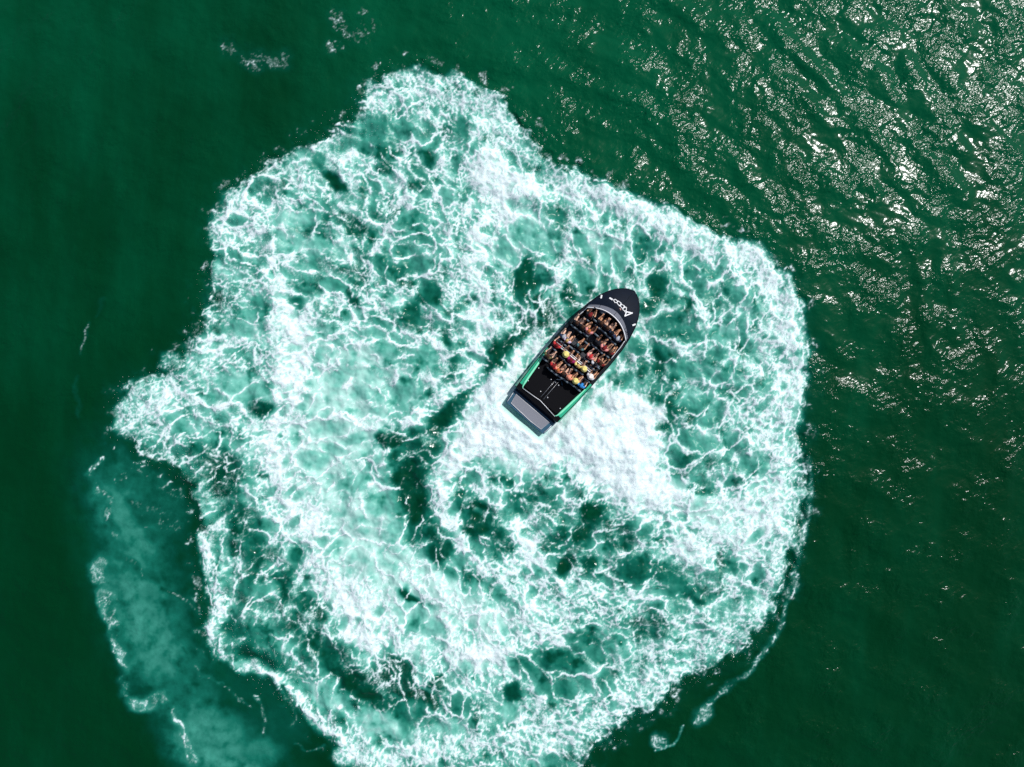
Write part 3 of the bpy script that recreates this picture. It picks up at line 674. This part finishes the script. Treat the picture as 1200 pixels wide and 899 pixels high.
# windscreen in panes: low smoked strip leaning aft with a pale top rim
def pane(v0, v1, mat, name):
    b = MB(); n = 8; rs = []
    for i in range(n + 1):
        v = v0 + (v1 - v0) * i / n; ub = scr_u(v) + 6.6 * (1 - .35 * abs(v) / 31); ut = scr_u(v) - .3
        zb = crown(min(ub, 170), v * .98) + .01; zt = deck_z(130) + .30
        rs.append([BL(ub, v * 1.0, zb), BL(ut, v * .985, zt), BL(ut - .3, v * .985, zt - .012), BL(ub - .4, v, zb - .012)])
    b.loft(rs, smooth=False); return b.build(name, mat, boat)
for v0, v1 in ((-30, -19.6), (-19.2, -.2), (.2, 8.6), (9.0, 20), (20.4, 30)): pane(v0, v1, M['glass'], 'windscreen_pane')
MB().tube([BL(scr_u(v) - .4, v * .985, deck_z(130) + .31) for v in np.linspace(-30.4, 30.4, 36)], .030, 7).build('windscreen_rim', M['steel'], boat)

# cockpit tub
b = MB(); fl = [BL(u, inner_hw(u) - .4, .20) for u in np.linspace(46, 122, 14)] + [BL(scr_u(v) + 2, v, .20) for v in np.linspace(29, -29, 12)] + [BL(u, -inner_hw(u) + .4, .20) for u in np.linspace(122, 46, 14)]
b.add(fl + [p - Vector((0, 0, .04)) for p in fl], [tuple(range(len(fl)))] + [tuple(range(2 * len(fl) - 1, len(fl) - 1, -1))]); b.build('cockpit_floor', M['floor'], boat)
for sd_ in (-1, 1):
    b = MB(); b.loft([[BL(u, sd_ * (inner_hw(u) + .1), deck_z(u) - .02), BL(u, sd_ * (inner_hw(u) - .5), deck_z(u) - .02), BL(u, sd_ * (inner_hw(u) - .5), .17), BL(u, sd_ * (inner_hw(u) + .1), .17)] for u in np.linspace(1, 127, 30)], smooth=False)
    b.build('cockpit_side', M['wall'], boat)
b = MB(); b.box(BL(46.5, 0, .44), (.05, 61 * BS, .5)); b.build('bulkhead', M['black'], boat)
b = MB(); b.loft([[BL(scr_u(v) + 1, v, deck_z(132) + .05), BL(scr_u(v) + 2.2, v, deck_z(132) + .05), BL(scr_u(v) + 2.2, v, .2), BL(scr_u(v) + 1, v, .2)] for v in np.linspace(-29.5, 29.5, 14)], smooth=False); b.build('dashboard', M['wall'], boat)
# engine cover: two lids, hinge bars, bolts
def lid(v0, v1):
    b = MB(); n = 6; rs = []
    for i in range(n + 1):
        v = v0 + (v1 - v0) * i / n
        def uu_(v): return 7.2 if abs(v) < 24 else 10.5
        z = .60 + .03 * (1 - abs(v) / 30)
        rs.append([BL(uu_(v), v, z), BL(45.6, v, z + .02), BL(45.6, v, z - .04), BL(uu_(v), v, z - .04)])
    return b.loft(rs, smooth=False)
for v0, v1 in ((-28.0, -.25), (.25, 28.0)):
    ec = lid(v0, v1).build('engine_lid', M['black'], boat)
b = MB(); b.loft([[BL(2, v, .54), BL(46, v, .54), BL(46, v, .50), BL(2, v, .50)] for v in (-30, 0, 30)], smooth=False); b.build('engine_bay_edge', M['black'], boat)
for v_ in (-2.0, 2.0):
    MB().tube([BL(10, v_, .655), BL(39, v_, .668)], .007, 6).build('hinge_bar', M['chrome'], boat)
for (zx, zy) in ((490,15),(360,172),(645,155),(738,228),(515,305),(602,382),(757,517),(655,218),(700,190)):
    px, py = 585 + zx / 10.58, 430 + zy / 10.58
    d = W(px, py) - W(628.8, 474.5); u = (d.x * math.cos(BA) + d.y * math.sin(BA)) / S; v = -(-d.x * math.sin(BA) + d.y * math.cos(BA)) / S
    u = min(u, 44.5)
    b = MB(); b.ball((0, 0, 0), .038, .038, .03, 8, 5); o = b.build('bolt', M['chrome'], boat); o.location = BL(u, v, .655)
MB().tube([BL(38, -1.5, .68), BL(41.5, 3, .69)], .02, 6).build('latch', M['chrome'], boat)
MB().tube([BL(40, 4.5, .68), BL(37, 8, .69)], .018, 6).build('latch', M['deckblue'], boat)
# swim platform
b = MB(); pl = [(-.4, -31), (-.4, 31), (-8, 31), (-20.8, 29.6), (-21.4, 28), (-21.4, -28), (-20.6, -29.6), (-8, -31)]
top = [BL(u, v, .34) for u, v in pl]; bot = [BL(u * .98, v * .97, .12) for u, v in pl]
b.loft([bot, top], smooth=False); b.build('swim_platform', M['deckblue'], boat, bevel=.012)
b = MB(); pd = [(-6.2, -26.4), (-6.2, 25.8), (-18.6, 23.4), (-19.4, 8), (-18.2, -23.8)]
b.loft([[BL(u, v, .352) for u, v in pd], [BL(u, v, .372) for u, v in pd]], smooth=False); pdo = b.build('tread_pad', M['pad'], boat)
MB().tube([BL(u, v, .374) for u, v in pd], .013, 6, closed=True).build('pad_edging', M['steel'], boat)
b = MB(); b.loft([[BL(-3.2, v, .345), BL(-1.0, v, .345), BL(-1.0, v, .39), BL(-3.2, v, .39)] for v in (-30, 30)], smooth=False); b.build('platform_step', M['navy'], boat)
for sd_ in (-1, 1):
    MB().tube([BL(-7, sd_ * 29.6, .36), BL(-8, sd_ * 29.8, .42), BL(-18.5, sd_ * 28.6, .42), BL(-19.5, sd_ * 28.4, .36)], .016, 6).build('platform_handle', M['steel'], boat)

# double white roll bar between the fourth and fifth rows
for du in (0, 2.1):
    MB().tube([BL(68.5 + du, -32.0 if du == 0 else -30, 1.02), BL(69 + du, 0, 1.05), BL(69.5 + du, 22, 1.03)], .030 if du == 0 else .020, 8).build('roll_bar', M['steel'] if du else M['white'], boat)
for v_ in (-31.5, 22):
    MB().tube([BL(69.3, v_, .25), BL(69.3, v_, 1.03)], .024, 7).build('roll_bar_post', M['steel'], boat)

# ------------------------------------------------------------------ seats and people
# (survey px of head, shirt, hair, hat, pose, label)
def uv_of(px, py):
    k = 1.0
    p = W(px, py) * 0.972; d = p - BO
    return (d.x * math.cos(BA) + d.y * math.sin(BA)) / BS, -(-d.x * math.sin(BA) + d.y * math.cos(BA)) / BS
PEOPLE = [
 # front row
 (691.1,369.8,'black','darkred','cap','drive','driver in a dark red cap and black top at the helm behind the windscreen'),
 (704.5,379.0,'black','brown',None,'hold','person in black with brown hair just right of the driver, front row'),
 (711.5,384.5,'black','brown',None,'raise','person in black with both arms up in the middle of the front row'),
 (717.0,390.5,'navy','black',None,'hold','person in navy top with black hair, second from the starboard end of the front row'),
 (723.0,397.5,'navy','grey','cap','hold','person in pale cap and navy top, starboard end of the front row'),
 # second row
 (676.0,378.5,'black','brown',None,'raise','person in black with brown hair and raised arms, port end of the second row'),
 (682.5,383.5,'black','brown',None,'one','person in black with one arm up seated behind the driver'),
 (690.0,388.0,'pink','orange',None,'raise','ginger haired person in pink top with arms spread, middle of the second row'),
 (700.5,402.0,'black','black','cap','one','person in black with a black cap right of the aisle in the second row'),
 (707.5,408.0,'pink','darkred','cap','raise','person in pink top and dark red cap in the second row'),
 (714.5,412.5,'darkred','brown',None,'hold','person in maroon top at the starboard end of the second row'),
 # third row
 (658.0,393.0,'navy','grey','cap','one','person in navy top and pale grey cap, port end of third row'),
 (664.5,399.0,'lilac','blonde',None,'raise','person in lilac white top with raised arms in the third row'),
 (679.5,407.0,'teal','brown',None,'hold','brown haired person in grey teal top in the middle of the third row'),
 (691.5,418.0,'pink','red','cap','raise','person in pink top with a red cap in the third row'),
 (697.5,427.0,'palegrey','black',None,'hold','person in pale grey top with black hair in the third row'),
 (703.5,425.5,'darkred','brown',None,'raise','person in maroon top with raised arms, starboard end of the third row'),
 # fourth row
 (652.5,404.5,'red','darkred',None,'hold','person in red top at the port end of the fourth row'),
 (662.5,415.5,'black','yellow','hat','one','person in a round yellow hat at the port side of the fourth row'),
 (669.0,422.0,'magenta','darkred',None,'raise','person in magenta top with dark red hair, middle of the fourth row'),
 (677.5,428.5,'yellow','blonde',None,'raise','blonde person in yellow top left of the second yellow hat, fourth row'),
 (684.0,432.5,'black','yellow','hat','one','person in a yellow sun hat towards the starboard side of the fourth row'),
 (691.5,441.5,'palegrey','white','hat','hold','person in a round white hat at the starboard end of the fourth row'),
 # fifth row
 (642.0,417.0,'olive','brown',None,'hold','brown haired person in olive top at the port end of the back row'),
 (648.4,429.0,'red','darkred','cap','one','person in red top and dark red cap in the back row'),
 (654.0,433.5,'salmon','orange',None,'raise','person in salmon top with ginger hair in the back row'),
 (660.0,437.5,'black','brown',None,'raise','person in black with brown hair and raised arms, middle of the back row'),
 (666.7,442.0,'salmon','salmon','cap','raise','person in a salmon cap and salmon top in the back row beside the yellow hat'),
 (674.0,446.5,'yellow','yellow','hat','hold','person in a broad yellow hat towards the starboard end of the back row'),
 (681.0,452.0,'blue','blue','cap','hold','person in a bright blue cap at the starboard end of the back row'),
]
COL = dict(black=(.008,.009,.014), darkred=(.16,.012,.014), red=(.48,.03,.035), pink=(.72,.28,.27), navy=(.02,.035,.08), lilac=(.62,.52,.72), teal=(.06,.14,.16),
           palegrey=(.55,.58,.64), magenta=(.32,.02,.12), yellow=(.78,.66,.22), olive=(.10,.09,.04), salmon=(.80,.30,.20), blue=(.03,.22,.55), white=(.82,.76,.72),
           brown=(.05,.022,.012), grey=(.35,.37,.42), orange=(.42,.13,.035), blonde=(.50,.34,.13))
FAB = {k: simple('cloth_' + k, c, 0.85, spec=0.2, var=.18, scale=25) for k, c in COL.items()}
SKIN = [simple('skin_' + nm, c, 0.5, spec=.35, var=.10, scale=18) for nm, c in (('fair', (.74, .40, .25)), ('tan', (.60, .30, .17)), ('pale', (.80, .50, .37)), ('brown', (.26, .12, .07)))]
VEST = simple('life_jacket_black', (.012, .012, .018), 0.75, spec=.25, var=.3, scale=20)
SHORT = simple('shorts_cloth', (.02, .022, .035), 0.85, var=.3, scale=20)
EYE = simple('eye_dark', (.02, .015, .012), 0.2); LIP = simple('lip_colour', (.42, .12, .10), 0.5)

def pose(kind):
    J = {}
    J['pelvis'] = (0, 0, .10); J['waist'] = (.01, 0, .26); J['chest'] = (.03, 0, .44); J['neck'] = (.04, 0, .585); J['head'] = (.06, 0, .70); J['crown'] = (.05, 0, .785)
    for s_, n_ in ((1, 'l'), (-1, 'r')):
        J['sh' + n_] = (.03, .165 * s_, .52); J['hip' + n_] = (.04, .09 * s_, .08)
        J['kn' + n_] = (.45, .12 * s_, .12); J['an' + n_] = (.50, .12 * s_, -.30); J['to' + n_] = (.66, .13 * s_, -.335)
        up_ = kind == 'raise' or (kind == 'one' and s_ == 1)
        if up_: J['el' + n_] = (.22, .235 * s_, .62); J['wr' + n_] = (.36, .20 * s_, .80); J['ha' + n_] = (.41, .19 * s_, .87)
        elif kind == 'drive': J['el' + n_] = (.22, .25 * s_, .34); J['wr' + n_] = (.42, .15 * s_, .44); J['ha' + n_] = (.485, .13 * s_, .47)
        else: J['el' + n_] = (.19, .235 * s_, .36); J['wr' + n_] = (.40, .185 * s_, .46); J['ha' + n_] = (.475, .18 * s_, .48)
    return J
RAD = dict(pelvis=(.13,.10), waist=(.12,.095), chest=(.145,.10), neck=(.052,.052), head=(.088,.078), crown=(.055,.055), sh=(.055,.055), el=(.040,.040), wr=(.028,.026), ha=(.036,.022), hip=(.085,.085), kn=(.058,.058), an=(.040,.040), to=(.032,.028))
def body_mesh(kind):
    J = pose(kind); names = list(J); ix = {n_: i for i, n_ in enumerate(names)}
    ed = [('pelvis','waist'),('waist','chest'),('chest','neck'),('neck','head'),('head','crown')]
    for n_ in 'lr': ed += [('chest','sh'+n_),('sh'+n_,'el'+n_),('el'+n_,'wr'+n_),('wr'+n_,'ha'+n_),('pelvis','hip'+n_),('hip'+n_,'kn'+n_),('kn'+n_,'an'+n_),('an'+n_,'to'+n_)]
    me = bpy.data.meshes.new('sk'); me.from_pydata([J[n_] for n_ in names], [(ix[a], ix[b_]) for a, b_ in ed], []); me.update()
    o = bpy.data.objects.new('sk', me); C.objects.link(o)
    md = o.modifiers.new('s', 'SKIN'); md.use_smooth_shade = True
    sv = me.skin_vertices[0].data
    for n_ in names:
        k = n_ if n_ in RAD else n_[:-1]; sv[ix[n_]].radius = RAD[k]
    sv[ix['pelvis']].use_root = True
    sb = o.modifiers.new('u', 'SUBSURF'); sb.levels = 1
    dg = bpy.context.evaluated_depsgraph_get(); ev = o.evaluated_get(dg); m2 = bpy.data.meshes.new_from_object(ev)
    bpy.data.objects.remove(o); bpy.data.meshes.remove(me)
    b = MB(); b.add([v.co.copy() for v in m2.vertices], [tuple(p.vertices) for p in m2.polygons], True); nbody = len(b.f)
    # nose, ears
    hx, hz = J['head'][0], J['head'][2]
    b.ball((hx + .088, 0, hz - .012), .018, .013, .022, 6, 5)
    for s_ in (1, -1): b.ball((hx - .005, s_ * .080, hz - .008), .016, .009, .028, 6, 5)
    # five fingers on each hand, rooted in the palm
    for s_, n_ in ((1, 'l'), (-1, 'r')):
        wv_ = Vector(J['wr' + n_]); hv = Vector(J['ha' + n_]); d = (hv - wv_).normalized(); sd_ = Vector((0, 1, 0)); dn = d.cross(sd_).normalized()
        if dn.z > 0: dn = -dn
        for k in range(4):
            off = sd_ * (-.027 + .018 * k) ; L_ = (.062, .072, .068, .052)[k if s_ > 0 else 3 - k]
            p0 = hv + off * .9 - d * .01; p1 = hv + off * 1.1 + d * L_ * .55; p2 = p1 + (d * .6 + dn * .9).normalized() * L_ * .35; p3 = p2 + (d * .1 + dn).normalized() * L_ * .3
            b.tube([p0, p1, p2, p3], [.0095, .009, .008, .006], 5)
        th_ = hv - d * .02; t1 = th_ - sd_ * s_ * .045 + d * .01; b.tube([th_, t1, t1 + d * .03 + dn * .015], [.012, .010, .007], 5)
    nsk = len(b.f)
    for s_ in (1, -1): b.ball((hx + .078, s_ * .032, hz + .012), .012, .014, .010, 6, 4)
    neye = len(b.f)
    b.ball((hx + .080, 0, hz - .048), .008, .024, .007, 6, 4)
    me = bpy.data.meshes.new('body'); me.from_pydata(b.v, [], b.f); me.update()
    me.polygons.foreach_set('use_smooth', [True] * len(b.f))
    mi = [0] * nsk + [1] * (neye - nsk) + [2] * (len(b.f) - neye); me.polygons.foreach_set('material_index', mi)
    for m_ in (SKIN[0], EYE, LIP): me.materials.append(m_)
    bpy.data.meshes.remove(m2)
    return me
def ell(c, rx, ry, n_=12, tilt=0):
    return [Vector((c[0] + rx * math.cos(2 * math.pi * k / n_), c[1] + ry * math.sin(2 * math.pi * k / n_), c[2] + tilt * math.cos(2 * math.pi * k / n_))) for k in range(n_)]
def clothes(kind):
    J = pose(kind)
    sh = MB(); sh.loft([ell((0, 0, .06), .135, .155), ell((.01, 0, .26), .125, .145), ell((.03, 0, .42), .128, .172), ell((.03, 0, .52), .105, .175), ell((.035, 0, .57), .065, .09)])
    for n_ in 'lr':
        a = Vector(J['sh' + n_]); e = Vector(J['el' + n_]); ctr = Vector((.03, 0, .50))
        sh.tube([a.lerp(ctr, .35), a, a.lerp(e, .55)], [.066, .068, .060], 9)
    vs = MB(); vs.loft([ell((.0, 0, .13), .155, .172), ell((.01, 0, .28), .15, .165), ell((.03, 0, .42), .155, .185), ell((.03, 0, .51), .135, .160), ell((.035, 0, .555), .088, .10)])
    st = MB(); st.loft([ell((-.01, 0, -.03), .13, .16), ell((0, 0, .10), .14, .162), ell((.0, 0, .15), .13, .15)])
    for n_ in 'lr':
        a = Vector(J['hip' + n_]); e = Vector(J['kn' + n_]); st.tube([a, a.lerp(e, .2), a.lerp(e, .40)], [.095, .09, .082], 9)
    return sh.mesh('shirt', FAB['red']), vs.mesh('life_jacket', VEST), st.mesh('shorts', SHORT)
def head_gear():
    hc = (.052, 0, .715); out = {}
    hb = MB(); hb.ball((.035, 0, .722), .108, .100, .104, 14, 9); hb.ball((-.03, 0, .64), .055, .075, .08, 10, 6)
    out[None] = ('hair', hb.mesh('hair', FAB['brown']))
    cp = MB(); cp.ball((.045, 0, .742), .112, .104, .085, 14, 8); cp.ball((.150, 0, .732), .075, .075, .012, 12, 5); cp.ball((.045, 0, .828), .014, .014, .01, 6, 4)
    out['cap'] = ('cap', cp.mesh('cap', FAB['red']))
    ht = MB()
    ht.loft([ell((.05, 0, .735), .175, .170, 18), ell((.05, 0, .742), .178, .173, 18), ell((.05, 0, .752), .118, .112, 18), ell((.05, 0, .815), .108, .102, 18), ell((.05, 0, .838), .085, .08, 18), ell((.05, 0, .832), .04, .04, 18), ell((.05, 0, .822), .006, .006, 18)])
    out['hat'] = ('sun_hat', ht.mesh('sun_hat', FAB['yellow']))
    return out
BODY = {k: body_mesh(k) for k in ('hold', 'raise', 'one', 'drive')}
CLO = {k: clothes(k) for k in BODY}
HG = head_gear()
bandm = MB(); bandm.loft([ell((.05, 0, .753), .121, .115, 18), ell((.05, 0, .772), .118, .112, 18)], False, False); BAND = bandm.mesh('hat_band', FAB['olive'])
SEATZ = .56
# shared seat meshes
cu = MB(); cu.box((.20, 0, -.06), (.42, .43, .12)); CUSH = cu.mesh('seat', M['cushion'], bevel=.03)
bk = MB(); rs = []
for i, z in enumerate((-.08, .10, .28, .40, .47, .50)):
    wd = (.21, .215, .21, .19, .15, .09)[i]; t_ = (.05, .055, .055, .05, .045, .03)[i]
    rs.append([Vector((-.16 - .10 * z + t_ * math.copysign(min(1, abs(math.cos(a_)) ** .5), math.cos(a_)), wd * math.copysign(abs(math.sin(a_)) ** .6, math.sin(a_)), z)) for a_ in [2 * math.pi * k / 14 for k in range(14)]])
bk.loft(rs); BACK = bk.mesh('backrest', M['seat'])
pp = MB(); pp.tube([(.2, 0, -.36), (.2, 0, -.10)], .05, 8); PED = pp.mesh('pedestal', M['steel'])
def put_object_mat(o, mat, slot=0):
    o.material_slots[slot].link = 'OBJECT'; o.material_slots[slot].material = mat
rnd = random.Random(5)
rows_u = {}
for i, (px, py, shirt, hair, gear, ps, lab) in enumerate(PEOPLE):
    u, v = uv_of(px, py); v = max(-28.0, min(28.0, v)) if not lab.startswith('person in a round white') else min(v, 27.5)
    head_off = .055
    base = BL(u, v, SEATZ) - Vector((head_off, 0, 0))
    yaw = rnd.uniform(-.12, .12)
    st = inst('seat', CUSH, boat, base, 0); inst('backrest', BACK, st); inst('pedestal', PED, st)
    root = bpy.data.objects.new('person', None); C.objects.link(root)
    mw = Matrix.Translation(boat.location) @ Matrix.Rotation(BA, 4, 'Z')
    root.location = mw @ base; root.rotation_euler = (0, 0, BA + yaw)
    sc_ = rnd.uniform(.95, 1.04); root.scale = (sc_, sc_, sc_)
    root['label'] = lab; root['category'] = 'person'; root['group'] = 'people seated in the jet boat'
    bd = inst('body', BODY[ps], root)
    put_object_mat(bd, SKIN[3] if lab.startswith('person in black with a black') else SKIN[i % 3])
    a, b_, c_ = CLO[ps]
    o = inst('shirt', a, root); put_object_mat(o, FAB[shirt])
    if shirt not in ('pink', 'red', 'salmon', 'lilac', 'yellow', 'magenta') or i % 4 == 0: inst('life_jacket', b_, root)
    inst('shorts', c_, root)
    nm, gm = HG[gear]; o = inst(nm, gm, root, (0, 0, 0)); put_object_mat(o, FAB[hair])
    if gear:
        h0 = inst('hair', HG[None][1], root, (.004, 0, .012), 0, (.97, .97, .97)); put_object_mat(h0, FAB['brown' if i % 2 else 'black'])
    if gear == 'hat': inst('hat_band', BAND, o)
# empty grey seats seen in the aisle gaps
for px, py in ((703.0, 371.5), (667.5, 389.5), (692.5, 397.5), (673.5, 402.0), (704.0, 388.0), (683.0, 420.0), (713.0, 400.0)):
    u, v = uv_of(px, py); st = inst('seat', CUSH, boat, BL(u, v, SEATZ) - Vector((.1, 0, 0)), 0); st.data = CUSH
    o = inst('backrest', BACK, st, (0, 0, 0)); inst('pedestal', PED, st)
# grab rails in front of every row
for u, v0, v1 in ((132.5, 2, 27), (113.5, -28, -8), (113.5, 2, 28), (95, -29, 29), (77.5, -30, 29)):
    MB().tube([BL(u, v0, 1.0), BL(u, v1, 1.0)], .014, 6).build('grab_rail', M['black'], boat)
    for v_ in (v0, (v0 + v1) / 2, v1): MB().tube([BL(u, v_, .2), BL(u, v_, 1.0)], .014, 6).build('rail_post', M['black'], boat)
u, v = uv_of(691.1, 369.8)
sw = MB(); sw.tube([BL(u + 9.6, v, 1.02) + Vector((.04 * math.sin(a_), .17 * math.cos(a_), .16 * math.sin(a_))) for a_ in np.linspace(0, 2 * math.pi, 20, endpoint=False)], .016, 6, closed=True)
sw.tube([BL(u + 9.6, v, 1.02), BL(u + 13, v, .92)], .03, 7); sw.tube([BL(u + 9.6, v - 3.4, 1.02), BL(u + 9.6, v + 3.4, 1.02)], .014, 6)
sw.build('steering_wheel', M['black'], boat)
b = MB(); b.box(BL(139.0 - 5.2, -12.5, .62), (.30, .34, .75)); b.build('helm_console', M['seat'], boat, bevel=.04)

# ------------------------------------------------------------------ flying droplets round the wash and the rim
def droplets():
    rs = np.random.RandomState(3); prob = np.clip(washall * (1 - np.clip(wash / 60, 0, 1)) * .7 + rimw * (sdf > -8) * .2 + .02 * (D > .8), 0, 1) * (sink < .01) * (hull_d < -4) * (stb < .05)
    c = prob.ravel().cumsum(); c /= c[-1]; n_ = 9000
    k = np.searchsorted(c, rs.rand(n_)); x = X.ravel()[k] + rs.randn(n_) * .06; y = Y.ravel()[k] + rs.randn(n_) * .06
    z = np.maximum(H.ravel()[k], 0) + rs.exponential(.09, n_) + .02; r_ = rs.uniform(.004, .013, n_) * np.where(rs.rand(n_) < .1, 1.5, 1)
    base = np.array([(1,0,0),(-1,0,0),(0,1,0),(0,-1,0),(0,0,1),(0,0,-1)], float)
    tri = np.array([(0,2,4),(2,1,4),(1,3,4),(3,0,4),(2,0,5),(1,2,5),(3,1,5),(0,3,5)])
    V = (np.stack([x, y, z], 1)[:, None, :] + base[None] * r_[:, None, None]).reshape(-1, 3)
    F = (tri[None] + (np.arange(n_) * 6)[:, None, None]).reshape(-1, 3)
    me = bpy.data.meshes.new('spray_droplets'); me.vertices.add(len(V)); me.vertices.foreach_set('co', V.astype(np.float32).ravel())
    me.loops.add(F.size); me.loops.foreach_set('vertex_index', F.ravel().astype(np.int32)); me.polygons.add(len(F)); me.polygons.foreach_set('loop_start', np.arange(0, F.size, 3, dtype=np.int32))
    me.polygons.foreach_set('use_smooth', np.ones(len(F), bool)); me.update(calc_edges=True)
    me.materials.append(simple('spray_white', (.86, .90, .91), .4, var=.04))
    o = bpy.data.objects.new('spray_droplets', me); C.objects.link(o); o['kind'] = 'stuff'; o['label'] = 'fine white droplets thrown up along the foam edge'
droplets()
